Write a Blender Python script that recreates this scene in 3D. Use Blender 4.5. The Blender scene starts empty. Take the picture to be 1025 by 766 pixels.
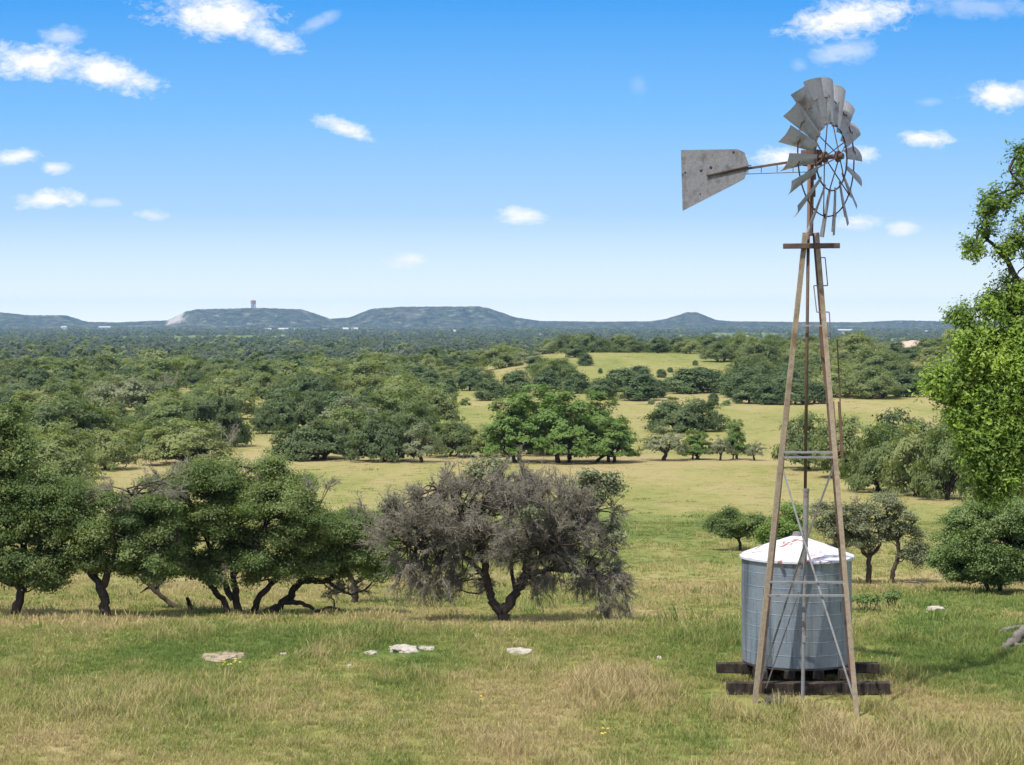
import bpy, bmesh, math, random
import numpy as np
from mathutils import Vector, Matrix, noise as mnoise

SC = bpy.context.scene
COL = SC.collection
R = math.radians
rng = np.random.default_rng(7)
random.seed(7)

# ------------------------------------------------------------------ camera, world, sun, exposure
F = 1990.0            # focal length in picture pixels (picture 1025 wide)
CX, HY = 512.5, 322.0 # column of the optical axis, row of the horizon
EYE = 7.3
cam_d = bpy.data.cameras.new('camera')
cam = bpy.data.objects.new('camera', cam_d)
COL.objects.link(cam)
cam.location = (0, 0, EYE)
cam.rotation_euler = (R(90), 0, 0)
cam_d.sensor_width = 36.0
cam_d.lens = 36.0 * F / 1025.0
cam_d.shift_y = (HY - 383.0) / 1025.0
cam_d.clip_start = 0.5
cam_d.clip_end = 60000
SC.camera = cam

SUN_EL, SUN_AZ = 60.0, 222.0     # azimuth measured clockwise from +Y (the view direction)
w = bpy.data.worlds.new('World')
SC.world = w
w.use_nodes = True
wn, wl = w.node_tree.nodes, w.node_tree.links
wn.clear()
sky = wn.new('ShaderNodeTexSky')
sky.sky_type = 'NISHITA'
sky.sun_disc = False
sky.sun_elevation = R(SUN_EL)
sky.sun_rotation = R(SUN_AZ)
sky.altitude = 300
sky.air_density = 1.0
sky.dust_density = 0.0
sky.ozone_density = 2.5
wbg = wn.new('ShaderNodeBackground')
wbg.inputs['Strength'].default_value = 0.15
wout = wn.new('ShaderNodeOutputWorld')
wl.new(wbg.outputs[0], wout.inputs[0])

sun_d = bpy.data.lights.new('sun', 'SUN')
sun_d.energy = 2.5
sun_d.angle = R(0.6)
sun_d.color = (1.0, 0.95, 0.87)
sun = bpy.data.objects.new('sun', sun_d)
COL.objects.link(sun)
sdir = Vector((math.sin(R(SUN_AZ)) * math.cos(R(SUN_EL)), math.cos(R(SUN_AZ)) * math.cos(R(SUN_EL)), math.sin(R(SUN_EL))))
sun.rotation_euler = (-sdir).to_track_quat('-Z', 'Y').to_euler()
sun.location = (-20, -20, 60)

SC.view_settings.view_transform = 'Standard'
SC.view_settings.look = 'None'
SC.view_settings.exposure = 1.15
SC.view_settings.gamma = 1.0
SC.view_settings.use_curve_mapping = False
SC.render.engine = 'CYCLES'
SC.cycles.max_bounces = 6
SC.cycles.diffuse_bounces = 3
SC.cycles.transmission_bounces = 3
SC.cycles.volume_bounces = 1
SC.cycles.use_denoising = True

# ------------------------------------------------------------------ node helpers
class NT:
    def __init__(self, tree):
        self.t = tree
    def n(self, typ, **kw):
        nd = self.t.nodes.new(typ)
        for k, v in kw.items():
            setattr(nd, k, v)
        return nd
    def l(self, a, b):
        self.t.links.new(a, b)
    def put(self, sock, v):
        if hasattr(v, 'is_output'):
            self.l(v, sock)
        else:
            sock.default_value = v
    def math(self, op, a, b=0.0, c=0.0, clamp=False):
        nd = self.n('ShaderNodeMath', operation=op, use_clamp=clamp)
        self.put(nd.inputs[0], a)
        self.put(nd.inputs[1], b)
        self.put(nd.inputs[2], c)
        return nd.outputs[0]
    def mix(self, f, a, b, mode='MIX'):
        nd = self.n('ShaderNodeMix', data_type='RGBA', blend_type=mode)
        self.put(nd.inputs[0], f)
        self.put(nd.inputs[6], a if hasattr(a, 'is_output') else (*a, 1.0))
        self.put(nd.inputs[7], b if hasattr(b, 'is_output') else (*b, 1.0))
        return nd.outputs[2]
    def ramp(self, f, stops):
        nd = self.n('ShaderNodeValToRGB')
        e = nd.color_ramp.elements
        while len(e) < len(stops):
            e.new(0.5)
        for el, (p, c) in zip(e, stops):
            el.position = p
            el.color = (*c, 1.0) if len(c) == 3 else c
        self.put(nd.inputs[0], f)
        return nd.outputs[0]
    def noise(self, scale, detail=4, rough=0.55, vec=None, dist=0.0):
        nd = self.n('ShaderNodeTexNoise')
        nd.inputs['Scale'].default_value = scale
        nd.inputs['Detail'].default_value = detail
        nd.inputs['Roughness'].default_value = rough
        nd.inputs['Distortion'].default_value = dist
        if vec is not None:
            self.l(vec, nd.inputs['Vector'])
        return nd.outputs['Fac']
    def maprange(self, v, a, b, c=0.0, d=1.0):
        nd = self.n('ShaderNodeMapRange')
        self.put(nd.inputs[0], v)
        for i, x in enumerate((a, b, c, d)):
            nd.inputs[i + 1].default_value = x
        return nd.outputs[0]
    def vscale(self, vec, s):
        nd = self.n('ShaderNodeVectorMath', operation='MULTIPLY')
        self.l(vec, nd.inputs[0])
        nd.inputs[1].default_value = s
        return nd.outputs[0]

def new_mat(name):
    m = bpy.data.materials.new(name)
    m.use_nodes = True
    nt = NT(m.node_tree)
    bs = m.node_tree.nodes['Principled BSDF']
    return m, nt, bs

# ------------------------------------------------------------------ sky with its clouds and an added fill cloud (all at infinity, in the world)
wt = NT(w.node_tree)
tc = wt.n('ShaderNodeTexCoord')
sep = wt.n('ShaderNodeSeparateXYZ')
wt.l(tc.outputs['Generated'], sep.inputs[0])
ysafe = wt.math('MAXIMUM', sep.outputs['Y'], 0.02)
u = wt.math('DIVIDE', sep.outputs['X'], ysafe)
v = wt.math('DIVIDE', sep.outputs['Z'], ysafe)
comb = wt.n('ShaderNodeCombineXYZ')
wt.l(u, comb.inputs[0]); wt.l(v, comb.inputs[1])
stretch = wt.vscale(comb.outputs[0], (0.75, 1.25, 1.0))
lift = wt.n('ShaderNodeVectorMath', operation='MULTIPLY')
wt.l(tc.outputs['Generated'], lift.inputs[0]); lift.inputs[1].default_value = (1, 1, 3.0)
nrm = wt.n('ShaderNodeVectorMath', operation='NORMALIZE')
wt.l(lift.outputs[0], nrm.inputs[0]); wt.l(nrm.outputs[0], sky.inputs['Vector'])
n1 = wt.noise(42.0, 8, 0.66, stretch, 0.5)
n2 = wt.noise(150.0, 6, 0.7, stretch, 0.4)
nn = wt.math('ADD', wt.math('MULTIPLY', wt.math('SUBTRACT', n1, 0.5), 2.7), wt.math('MULTIPLY', wt.math('SUBTRACT', n2, 0.5), 2.3))
# every cloud: column, row, half width, half height, tilt, density
CLOUDS = [(218, 18, 84, 27, 8, 1.0), (272, 38, 40, 16, 20, .8), (320, 22, 30, 9, -25, .3),
          (40, 62, 68, 24, 0, 1.0), (108, 74, 58, 20, 16, 1.0), (62, 36, 28, 12, -8, .5),
          (18, 157, 32, 11, -6, .95), (55, 168, 18, 8, 0, .8), (48, 199, 42, 13, 0, 1.0), (105, 203, 20, 6, 0, .4),
          (152, 215, 18, 8, 0, .5), (345, 128, 42, 10, 18, .9), (522, 216, 30, 11, 4, .9), (409, 261, 25, 9, 0, .8),
          (850, 18, 78, 25, -10, 1.0), (842, 52, 42, 15, -12, .42), (800, 64, 12, 10, 0, .2), (1004, 95, 46, 17, -6, 1.0),
          (927, 139, 36, 10, 4, .95), (786, 158, 40, 13, 0, .95), (861, 156, 22, 12, 0, .9), (858, 222, 27, 10, 0, .85),
          (903, 228, 19, 9, -5, .75), (638, 86, 12, 14, 0, .12), (932, 102, 20, 6, 0, .2), (975, 6, 80, 14, 0, .3),
          (1180, 60, 120, 30, 0, 1.0), (-140, 110, 90, 26, 0, 1.0), (1130, 180, 70, 14, 0, .9), (-90, 190, 60, 12, 0, .9)]
total = None
for (px, py, hw, hh, tilt, dens) in CLOUDS:
    mp = wt.n('ShaderNodeMapping', vector_type='TEXTURE')
    mp.inputs['Location'].default_value = ((px - CX) / F, (HY - py) / F, 0)
    mp.inputs['Rotation'].default_value = (0, 0, R(-tilt))
    mp.inputs['Scale'].default_value = (hw / F, hh / F, 1)
    wt.l(comb.outputs[0], mp.inputs[0])
    ln = wt.n('ShaderNodeVectorMath', operation='LENGTH')
    wt.l(mp.outputs[0], ln.inputs[0])
    a = wt.math('SUBTRACT', 0.96, ln.outputs['Value'])
    a = wt.math('ADD', a, wt.math('MULTIPLY', nn, 0.55))
    a = wt.math('MULTIPLY', wt.maprange(a, 0.03, 0.75), dens)
    total = a if total is None else wt.math('MAXIMUM', total, a)
cm = wt.math('POWER', total, 1.0, clamp=True)
cm = wt.math('MULTIPLY', cm, wt.math('GREATER_THAN', sep.outputs['Y'], 0.1))
hs = wt.n('ShaderNodeHueSaturation')
hs.inputs['Saturation'].default_value = 1.25
hs.inputs['Value'].default_value = 1.0
wt.l(sky.outputs[0], hs.inputs['Color'])
EXPO = 2 ** SC.view_settings.exposure * 0.15
def lin(c):
    return tuple((((x / 255 + .055) / 1.055) ** 2.4 if x > 10 else x / 255 / 12.92) / EXPO for x in c)
el_ = wt.math('MULTIPLY', v, F / 640.0)          # 0 at the horizon, 0.5 at the top of the picture
grad = wt.ramp(el_, [(0.0, lin((275, 278, 272))), (.06, lin((238, 250, 262))), (.17, lin((178, 216, 255))), (.32, lin((128, 195, 255))), (.5, lin((70, 165, 247))), (.85, lin((36, 122, 220)))])
skycol = wt.mix(.95, hs.outputs[0], grad)
high = wt.maprange(sep.outputs['Z'], .2, .34)
over = wt.maprange(wt.noise(5.0, 6, .6, tc.outputs['Generated'], .3), .38, .58)  # bright cloud overhead, out of frame, added as neutral fill light
over = wt.math('MULTIPLY', wt.math('MULTIPLY', over, high), .8)
cloudcol = wt.mix(wt.maprange(n2, 0.3, 0.7), (2.9, 2.95, 3.05), (3.4, 3.4, 3.4))
wt.l(wt.mix(over, wt.mix(cm, skycol, cloudcol), (5.6, 5.5, 5.4)), wbg.inputs['Color'])

# ------------------------------------------------------------------ terrain
_kp = np.array([(-14000, -12), (-600, -4), (-60, 0), (47, 0), (50, -.3), (55, -.8), (65, -1.85), (78, -3.0), (100, -4.7), (120, -5.8),
                (150, -7.6), (190, -9.7), (225, -10.6), (260, -11.0), (345, -11.4), (450, -11.5), (600, -12.5), (900, -15),
                (1500, -18), (4000, -27), (8000, -30), (15000, -34)], float)
def smooth(a, b, x):
    t = np.clip((x - a) / (b - a), 0, 1)
    return t * t * (3 - 2 * t)
def vnoise(x, y, seed=0):
    xi, yi = np.floor(x), np.floor(y)
    fx, fy = x - xi, y - yi
    fx, fy = fx * fx * (3 - 2 * fx), fy * fy * (3 - 2 * fy)
    def h(i, j):
        s = np.sin(i * 127.1 + j * 311.7 + seed * 74.7) * 43758.5453
        return s - np.floor(s)
    return (h(xi, yi) * (1 - fx) + h(xi + 1, yi) * fx) * (1 - fy) + (h(xi, yi + 1) * (1 - fx) + h(xi + 1, yi + 1) * fx) * fy
def fbm(x, y, o=4, seed=0):
    s, a, t = 0, .5, 0
    for i in range(o):
        s = s + a * vnoise(x * 2 ** i, y * 2 ** i, seed + i * 3)
        t += a
        a *= .5
    return s / t
def G(X, Y):
    X, Y = np.asarray(X, float), np.asarray(Y, float)
    z = (np.interp(Y - 1.2, _kp[:, 0], _kp[:, 1]) + np.interp(Y, _kp[:, 0], _kp[:, 1]) + np.interp(Y + 1.2, _kp[:, 0], _kp[:, 1])) / 3
    sg = np.where(Y < 740, 170.0, 130.0)
    z = z + 9.5 * smooth(-45, 25, X) * (1 - smooth(320, 520, X)) * np.exp(-((Y - 740) / sg) ** 2)
    z = z + (fbm(X * .12, Y * .12, 3, 5) - .5) * .22 * (1 - np.exp(-((X - 5.7) / 4) ** 2 - ((Y - 38.5) / 5) ** 2)) + (fbm(X * .02, Y * .02, 2, 9) - .5) * .8 * smooth(60, 140, Y)
    return z
def px_at(X, Y):
    return CX + F * X / np.maximum(Y, 1)
def locate(px, py):
    """the ground point seen at a column and row of the photograph"""
    Y = np.concatenate([np.arange(20, 300, .1), np.arange(300, 1300, .5)])
    X = (px - CX) / F * Y
    row = HY + F * (EYE - G(X, Y)) / Y
    k = np.argmax(row <= py)
    return Vector((X[k], Y[k], float(G(X[k], Y[k]))))

def greenness(X, Y):
    X, Y = np.asarray(X, float), np.asarray(Y, float)
    kp = [(0, .5), (30, .38), (34, .36), (38, .38), (41, .48), (43.5, .66), (46, .72), (48.5, .5), (51, .25), (58, .36), (66, .5), (75, .34), (82, .28),
          (95, .5), (112, .46), (125, .58), (145, .68), (160, .56), (185, .36), (225, .32), (250, .2), (258, .04), (268, .02), (276, .34), (345, .4),
          (420, .42), (450, .22), (480, .36), (620, .42), (760, .42), (1000, .8), (15000, .9)]
    kp = np.array(kp)
    g = np.interp(Y, kp[:, 0], kp[:, 1])
    p = px_at(X, Y)
    g = g + smooth(850, 930, p) * smooth(37, 41, Y) * (1 - smooth(68, 74, Y)) * .35
    g = g - smooth(560, 640, p) * np.exp(-((Y - 77) / 4) ** 2) * .2
    sc = np.clip(Y / 40, 1, 10)
    n = np.where(Y < 60, fbm(X * .5, Y * .26, 4, 1), fbm(X * .09, Y * .02, 5, 1)) - .5
    n2 = np.where(Y < 60, fbm(X * 1.9, Y * .9, 3, 21), fbm(X * .4, Y * .12, 3, 21)) - .5
    amp = np.where(Y > 250, .7, np.where(Y < 60, 1.0, .8))
    return np.clip(g + n * amp + n2 * .42 * np.where(Y > 250, .5, 1), 0, 1)

def mesh_quads(name, V, Fq, attrs=None, smooth_shade=False, mats=(), mat_idx=None):
    me = bpy.data.meshes.new(name)
    V = np.ascontiguousarray(V, np.float32); Fq = np.ascontiguousarray(Fq, np.int32)
    nf, k = Fq.shape
    me.vertices.add(len(V)); me.vertices.foreach_set('co', V.ravel())
    me.loops.add(nf * k); me.loops.foreach_set('vertex_index', Fq.ravel())
    me.polygons.add(nf); me.polygons.foreach_set('loop_start', np.arange(0, nf * k, k, dtype=np.int32))
    me.polygons.foreach_set('use_smooth', np.full(nf, smooth_shade, bool))
    for m in mats:
        me.materials.append(m)
    if mat_idx is not None:
        me.polygons.foreach_set('material_index', np.ascontiguousarray(mat_idx, np.int32))
    for an, arr in (attrs or {}).items():
        at = me.attributes.new(an, 'FLOAT', 'POINT')
        at.data.foreach_set('value', np.ascontiguousarray(arr, np.float32))
    me.update(calc_edges=True)
    return me
def link(name, me, parent=None, loc=None):
    o = bpy.data.objects.new(name, me)
    COL.objects.link(o)
    if parent is not None:
        o.parent = parent
    if loc is not None:
        o.location = loc
    return o
def tag(o, label=None, cat=None, group=None, kind=None):
    if label: o['label'] = label
    if cat: o['category'] = cat
    if group: o['group'] = group
    if kind: o['kind'] = kind
    return o
def grid_faces(nr, nc):
    i = np.arange(nr - 1)[:, None] * nc + np.arange(nc - 1)[None, :]
    return np.stack([i, i + 1, i + nc + 1, i + nc], -1).reshape(-1, 4)

GRASS_RAMP = [(0.0, (.37, .295, .15)), (.25, (.34, .293, .125)), (.5, (.26, .258, .08)), (.75, (.16, .203, .052)), (1.0, (.105, .16, .036))]
def ground_material():
    m, t, b = new_mat('pasture')
    at = t.n('ShaderNodeAttribute', attribute_name='green')
    geo = t.n('ShaderNodeNewGeometry')
    p = geo.outputs['Position']
    fine = t.noise(7.0, 5, .7, t.vscale(p, (1, .6, 1)))
    mid = t.noise(.8, 4, .6, t.vscale(p, (1, .45, 1)))
    g = t.math('ADD', at.outputs['Fac'], t.math('MULTIPLY', t.math('SUBTRACT', fine, .5), .55))
    g = t.math('ADD', g, t.math('MULTIPLY', t.math('SUBTRACT', mid, .5), .5), clamp=True)
    c = t.ramp(g, [(p_, (c_[0] * .82, c_[1] * .82, c_[2] * .78)) for p_, c_ in GRASS_RAMP])
    bare = t.n('ShaderNodeAttribute', attribute_name='bare')
    c = t.mix(bare.outputs['Fac'], c, (.40, .32, .23))
    c = t.mix(t.maprange(fine, .45, .2, 0, .6), c, t.mix(1.0, c, (.55, .5, .42), 'MULTIPLY'))
    t.l(c, b.inputs['Base Color'])
    b.inputs['Roughness'].default_value = .95
    b.inputs['Specular IOR Level'].default_value = .1
    bump = t.n('ShaderNodeBump')
    bump.inputs['Strength'].default_value = .6
    bump.inputs['Distance'].default_value = .15
    t.l(fine, bump.inputs['Height'])
    t.l(bump.outputs[0], b.inputs['Normal'])
    return m
rows = np.concatenate([-np.geomspace(14000, 20, 40), np.linspace(-15, 27, 15), np.arange(28, 62, .35), np.arange(62, 130, .8), np.arange(130, 320, 2.0),
                       np.arange(320, 900, 5.0), np.geomspace(900, 14500, 60)])
cols = np.concatenate([-np.geomspace(9, .75, 30), np.linspace(-.74, -.3, 16), np.linspace(-.29, .29, 200), np.linspace(.3, .74, 16), np.geomspace(.75, 9, 30)])
rr = np.maximum(np.abs(rows), 40)
XX = cols[None, :] * np.minimum(rr, 3000)[:, None] * np.where(rr > 3000, rr / 3000, 1)[:, None]
XX = np.clip(XX, -16000, 16000)
YY = np.repeat(rows[:, None], len(cols), 1)
ZZ = G(XX, YY)
gr = greenness(XX, np.maximum(YY, 5))
bare = .9 * smooth(8, 3, np.abs(XX - locate(480, 640).x)) * 0
woods_dark = 0
ground = link('ground', mesh_quads('ground', np.stack([XX, YY, ZZ], -1).reshape(-1, 3), grid_faces(len(rows), len(cols)),
              {'green': gr.ravel(), 'bare': np.zeros(gr.size)}, True, [ground_material()]))
tag(ground, kind='structure')

# far hills: one range with flat-topped mesas
prof = np.array([(-900, 320), (-500, 316), (-200, 320), (-60, 311), (0, 313), (30, 316), (65, 316), (85, 322.5), (120, 323), (150, 321.5), (168, 321),
                 (186, 312), (196, 310), (260, 308.5), (302, 310), (312, 313), (330, 319.5), (350, 318), (372, 309.5), (400, 307.5), (478, 307), (490, 309),
                 (516, 318), (540, 321.5), (600, 322.3), (650, 322), (664, 320), (680, 315.5), (687, 312.6), (698, 312.8), (706, 316.5), (717, 320.8), (735, 322), (800, 322.5),
                 (860, 323), (900, 321), (955, 322), (1025, 322), (1150, 319), (1300, 312), (1500, 316), (1900, 321)], float)
hp = np.arange(-900, 1900, 2.0)
D0, D1 = 8300.0, 9700.0
ty = np.concatenate([np.linspace(0, 1, 30), np.array([1.1, 1.3, 1.6, 2.0, 2.4])])
ytop = np.interp(hp, prof[:, 0], prof[:, 1])
TT, HP = np.meshgrid(ty, hp, indexing='ij')
YH = D0 + TT * (D1 - D0)
XH = (HP - CX) / F * D1 * (1 + .12 * (TT - 1))
zt = EYE + (HY - ytop)[None, :] * D1 / F
zb = -38.0
nz = fbm(XH * .004, YH * .004, 4, 31) - .5
tw = np.clip(TT + nz * .35 * smooth(0, .5, TT) * smooth(1.0, .85, TT), 0, 1)
shape = .3 * smooth(0, .6, tw) + .7 * smooth(.35, .95, tw)
fall = 1 - smooth(1.25, 2.4, TT)
ZH = zb + (zt - zb) * shape * np.where(TT > 1, fall, 1)
ZH = ZH + (rng.random(ZH.shape) - .5) * 4.0 * smooth(.05, .3, TT)
quarry = smooth(167, 172, HP) * (1 - smooth(186, 192, HP)) * smooth(.45, .6, TT) * smooth(1.01, .99, TT) * smooth(.2, .5, fbm(HP * .15, TT * 7, 3, 4))
scars = smooth(.73, .8, fbm(XH * .006, YH * .006, 3, 77)) * .18 * smooth(.1, .3, TT)
def hill_material():
    m, t, b = new_mat('wooded_hill')
    geo = t.n('ShaderNodeNewGeometry')
    n_ = t.noise(.02, 7, .75, geo.outputs['Position'])
    c = t.ramp(n_, [(.38, (.008, .014, .012)), (.5, (.035, .048, .03)), (.58, (.085, .098, .06)), (.68, (.24, .23, .17))])
    q = t.n('ShaderNodeAttribute', attribute_name='quarry')
    c = t.mix(q.outputs['Fac'], c, (.36, .33, .29))
    t.l(c, b.inputs['Base Color'])
    b.inputs['Roughness'].default_value = 1.0
    b.inputs['Specular IOR Level'].default_value = 0.0
    return m
hills = link('hills', mesh_quads('hills', np.stack([XH, YH, ZH], -1).reshape(-1, 3), grid_faces(len(ty), len(hp)),
             {'quarry': np.maximum(quarry, scars).ravel()}, False, [hill_material()]))
tag(hills, kind='structure')

# the air between here and the hills
hb = bmesh.new()
bmesh.ops.create_cube(hb, size=1.0)
hme = bpy.data.meshes.new('haze'); hb.to_mesh(hme); hb.free()
haze = link('haze', hme)
haze.scale = (34000, 31000, 226)
haze.location = (0, 300, 53)
tag(haze, kind='stuff')
hm = bpy.data.materials.new('haze'); hm.use_nodes = True
hm.node_tree.nodes.clear()
pv = hm.node_tree.nodes.new('ShaderNodeVolumePrincipled')
pv.inputs['Color'].default_value = (.44, .65, 1.0, 1)
pv.inputs['Density'].default_value = 4.2e-5
pv.inputs['Anisotropy'].default_value = 0.2
ho = hm.node_tree.nodes.new('ShaderNodeOutputMaterial')
hm.node_tree.links.new(pv.outputs[0], ho.inputs['Volume'])
hme.materials.append(hm)

# ------------------------------------------------------------------ materials
def leaf_material(name, stops, transl=.42, rand=.35, instancer=False):
    m, t, b = new_mat(name)
    oi = t.n('ShaderNodeObjectInfo')
    at = t.n('ShaderNodeAttribute', attribute_name='tint')
    f = t.math('ADD', t.math('MULTIPLY', oi.outputs['Random'], rand), t.math('MULTIPLY', at.outputs['Fac'], 1 - rand), clamp=True)
    c = t.ramp(f, [(p_, tuple(x * 1.4 for x in c_)) for p_, c_ in stops])
    t.l(c, b.inputs['Base Color'])
    b.inputs['Roughness'].default_value = .55
    b.inputs['Specular IOR Level'].default_value = .25
    tr = t.n('ShaderNodeBsdfTranslucent')
    t.l(t.mix(1.0, c, (1.25, 1.3, .55), 'MULTIPLY'), tr.inputs['Color'])
    mx = t.n('ShaderNodeMixShader')
    mx.inputs[0].default_value = transl
    t.l(b.outputs[0], mx.inputs[1]); t.l(tr.outputs[0], mx.inputs[2])
    t.l(mx.outputs[0], m.node_tree.nodes['Material Output'].inputs['Surface'])
    return m
M_OAK = leaf_material('oak_leaves', [(0, (.05, .072, .028)), (.3, (.09, .122, .042)), (.7, (.17, .195, .072)), (1, (.245, .25, .125))], .42, .55)
M_DOME = leaf_material('dark_oak_leaves', [(0, (.045, .066, .026)), (.5, (.085, .115, .042)), (1, (.15, .175, .075))], .35, .15)
M_HAZED = leaf_material('haze_tinted_sprays', [(0, (.05, .07, .05)), (.5, (.085, .11, .078)), (1, (.14, .16, .12))], .3, .5)  # leaves for far crowns, distance haze put into their blue-grey colour
M_OAKN = leaf_material('oak_leaves_close', [(0, (.07, .104, .038)), (.5, (.128, .17, .062)), (1, (.20, .235, .10))], .48, 0)
M_GREY = leaf_material('dusty_oak_leaves', [(0, (.09, .105, .055)), (.5, (.14, .155, .085)), (1, (.19, .20, .125))], .3, .2)
M_JUN = leaf_material('juniper_sprays', [(0, (.045, .07, .025)), (.5, (.07, .105, .036)), (1, (.11, .145, .055))], .2)
M_BRIGHT = leaf_material('bright_oak_leaves', [(0, (.06, .105, .025)), (.5, (.10, .16, .035)), (1, (.15, .21, .055))], .35, .1)
M_PECAN = leaf_material('sunlit_leaves', [(0, (.07, .12, .025)), (.45, (.13, .195, .04)), (.75, (.205, .295, .05)), (1, (.29, .37, .08))], .45, 0)
M_SHRUB = leaf_material('shrub_leaves', [(0, (.07, .11, .035)), (.5, (.115, .165, .05)), (1, (.17, .21, .08))], .3, .1)

def bark_material(name, c0, c1, scale=9):
    m, t, b = new_mat(name)
    tcd = t.n('ShaderNodeTexCoord')
    n_ = t.noise(scale, 5, .7, t.vscale(tcd.outputs['Object'], (1, 1, .35)))
    t.l(t.ramp(n_, [(.3, c0), (.7, c1)]), b.inputs['Base Color'])
    b.inputs['Roughness'].default_value = .95
    b.inputs['Specular IOR Level'].default_value = .1
    bu = t.n('ShaderNodeBump'); bu.inputs['Strength'].default_value = .7; bu.inputs['Distance'].default_value = .03
    t.l(n_, bu.inputs['Height']); t.l(bu.outputs[0], b.inputs['Normal'])
    return m
M_BARK = bark_material('oak_bark', (.035, .027, .02), (.10, .082, .065))
M_TWIG = bark_material('dead_twigs', (.165, .15, .11), (.31, .285, .22), 4)
M_DEAD = bark_material('weathered_wood', (.09, .08, .068), (.22, .20, .175), 14)

# ------------------------------------------------------------------ tree builders
class Acc:
    """collects quads as arrays"""
    def __init__(self):
        self.V, self.F, self.A, self.M, self.n = [], [], [], [], 0
    def add(self, v, f, a=0.5, mi=0):
        v = np.asarray(v, float)
        self.V.append(v); self.F.append(np.asarray(f) + self.n)
        self.A.append(np.broadcast_to(np.asarray(a, float), (len(v),)))
        self.M.append(np.full(len(f), mi))
        self.n += len(v)
    def tube(self, pts, rad, sides=5, mi=0, a=.5):
        pts = np.asarray(pts, float); n = len(pts)
        rad = np.asarray(rad, float)
        tan = np.gradient(pts, axis=0)
        tan /= np.linalg.norm(tan, axis=1, keepdims=True) + 1e-9
        ref = np.array([0.3, 1, 0.1]) if abs(tan[0] @ np.array([0, 0, 1])) > .8 else np.array([0, 0, 1.])
        s = np.cross(tan, ref); s /= np.linalg.norm(s, axis=1, keepdims=True) + 1e-9
        q = np.cross(tan, s)
        an = np.linspace(0, 2 * np.pi, sides, endpoint=False)
        ring = pts[:, None, :] + rad[:, None, None] * (np.cos(an)[None, :, None] * s[:, None, :] + np.sin(an)[None, :, None] * q[:, None, :])
        i = np.arange(n - 1)[:, None] * sides; j = np.arange(sides)[None, :]; j2 = (j + 1) % sides
        f = np.stack([i + j, i + j2, i + sides + j2, i + sides + j], -1).reshape(-1, 4)
        self.add(ring.reshape(-1, 3), f, a, mi)
    def segs(self, P, Q, r0, r1, mi=0):
        """many straight three-sided twigs at once"""
        P, Q = np.asarray(P), np.asarray(Q); n = len(P)
        d = Q - P; d /= np.linalg.norm(d, axis=1, keepdims=True) + 1e-9
        ref = np.where(np.abs(d[:, 2:3]) > .8, np.array([[1., 0, 0]]), np.array([[0, 0, 1.]]))
        s = np.cross(d, ref); s /= np.linalg.norm(s, axis=1, keepdims=True) + 1e-9
        q = np.cross(d, s)
        vs = []
        for base, r in ((P, r0), (Q, r1)):
            for k in range(3):
                an = 2 * np.pi * k / 3
                vs.append(base + np.reshape(r, (-1, 1)) * (math.cos(an) * s + math.sin(an) * q))
        V_ = np.stack(vs, 1).reshape(-1, 3)
        o = np.arange(n)[:, None] * 6
        f = np.concatenate([o + np.array([[k, (k + 1) % 3, 3 + (k + 1) % 3, 3 + k]]) for k in range(3)], 0)
        self.add(V_, f, .5, mi)
    def leaves(self, P, N, size, tint, ratio=.5, g=rng):
        n = len(P)
        N = N / (np.linalg.norm(N, axis=1, keepdims=True) + 1e-9)
        rnd = g.normal(size=(n, 3))
        T = np.cross(N, rnd); T /= np.linalg.norm(T, axis=1, keepdims=True) + 1e-9
        B = np.cross(N, T)
        a = (size * g.uniform(.6, 1.3, n))[:, None]
        b_ = a * ratio
        v = np.stack([P - T * a, P + B * b_ + N * b_ * .3, P + T * a, P - B * b_ + N * b_ * .3], 1).reshape(-1, 3)
        f = np.arange(n * 4).reshape(-1, 4)
        self.add(v, f, np.repeat(tint, 4))
    def mesh(self, name, mats, smooth_shade=False):
        return mesh_quads(name, np.concatenate(self.V), np.concatenate(self.F), {'tint': np.concatenate(self.A)}, smooth_shade, mats, np.concatenate(self.M))

def rand_dirs(n, g):
    d = g.normal(size=(n, 3))
    return d / np.linalg.norm(d, axis=1, keepdims=True)
def clump_leaves(acc, c, rc, n, size, g, base_tint=None, flat=.9, nsub=7, spread=.27, up=.5, centre=None):
    """a spray-textured clump: several little sprays on an uneven shell"""
    bt = g.uniform(.15, .85) if base_tint is None else base_tint + g.uniform(-.12, .12)
    sd = rand_dirs(nsub, g); sd[:, 2] = np.where(sd[:, 2] < -.25, -sd[:, 2] * .6, sd[:, 2])
    sc_ = sd * rc * g.uniform(.45, 1.0, (nsub, 1)); sc_[:, 2] *= flat
    k = g.integers(0, nsub, n)
    off = g.normal(size=(n, 3)) * rc * spread; off[:, 2] *= .65
    P = c + sc_[k] + off
    N = sd[k] * .8 + np.array([0, 0, up]) + g.normal(size=(n, 3)) * .45
    if centre is not None:
        o_ = c - np.asarray(centre, float); N = N * .8 + o_ / (np.linalg.norm(o_) + 1e-6) * 1.1
    tint = np.clip(bt + g.normal(size=n) * (.14 if centre is None else .08) + g.normal(size=nsub)[k] * .1, 0, 1)
    acc.leaves(P, N, size, tint, .55, g)
def curve_pts(a, b, g, wob=.12, sag=.0, n=6):
    a, b = np.asarray(a, float), np.asarray(b, float)
    t = np.linspace(0, 1, n)[:, None]
    L = np.linalg.norm(b - a)
    p = a + (b - a) * t
    w1 = g.normal(size=3) * wob * L; w2 = g.normal(size=3) * wob * .6 * L
    p = p + np.sin(t * np.pi) * w1 + np.sin(t * 2 * np.pi) * w2
    p[:, 2] += (np.sin(t[:, 0] * np.pi) * sag * L)
    return p

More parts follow.
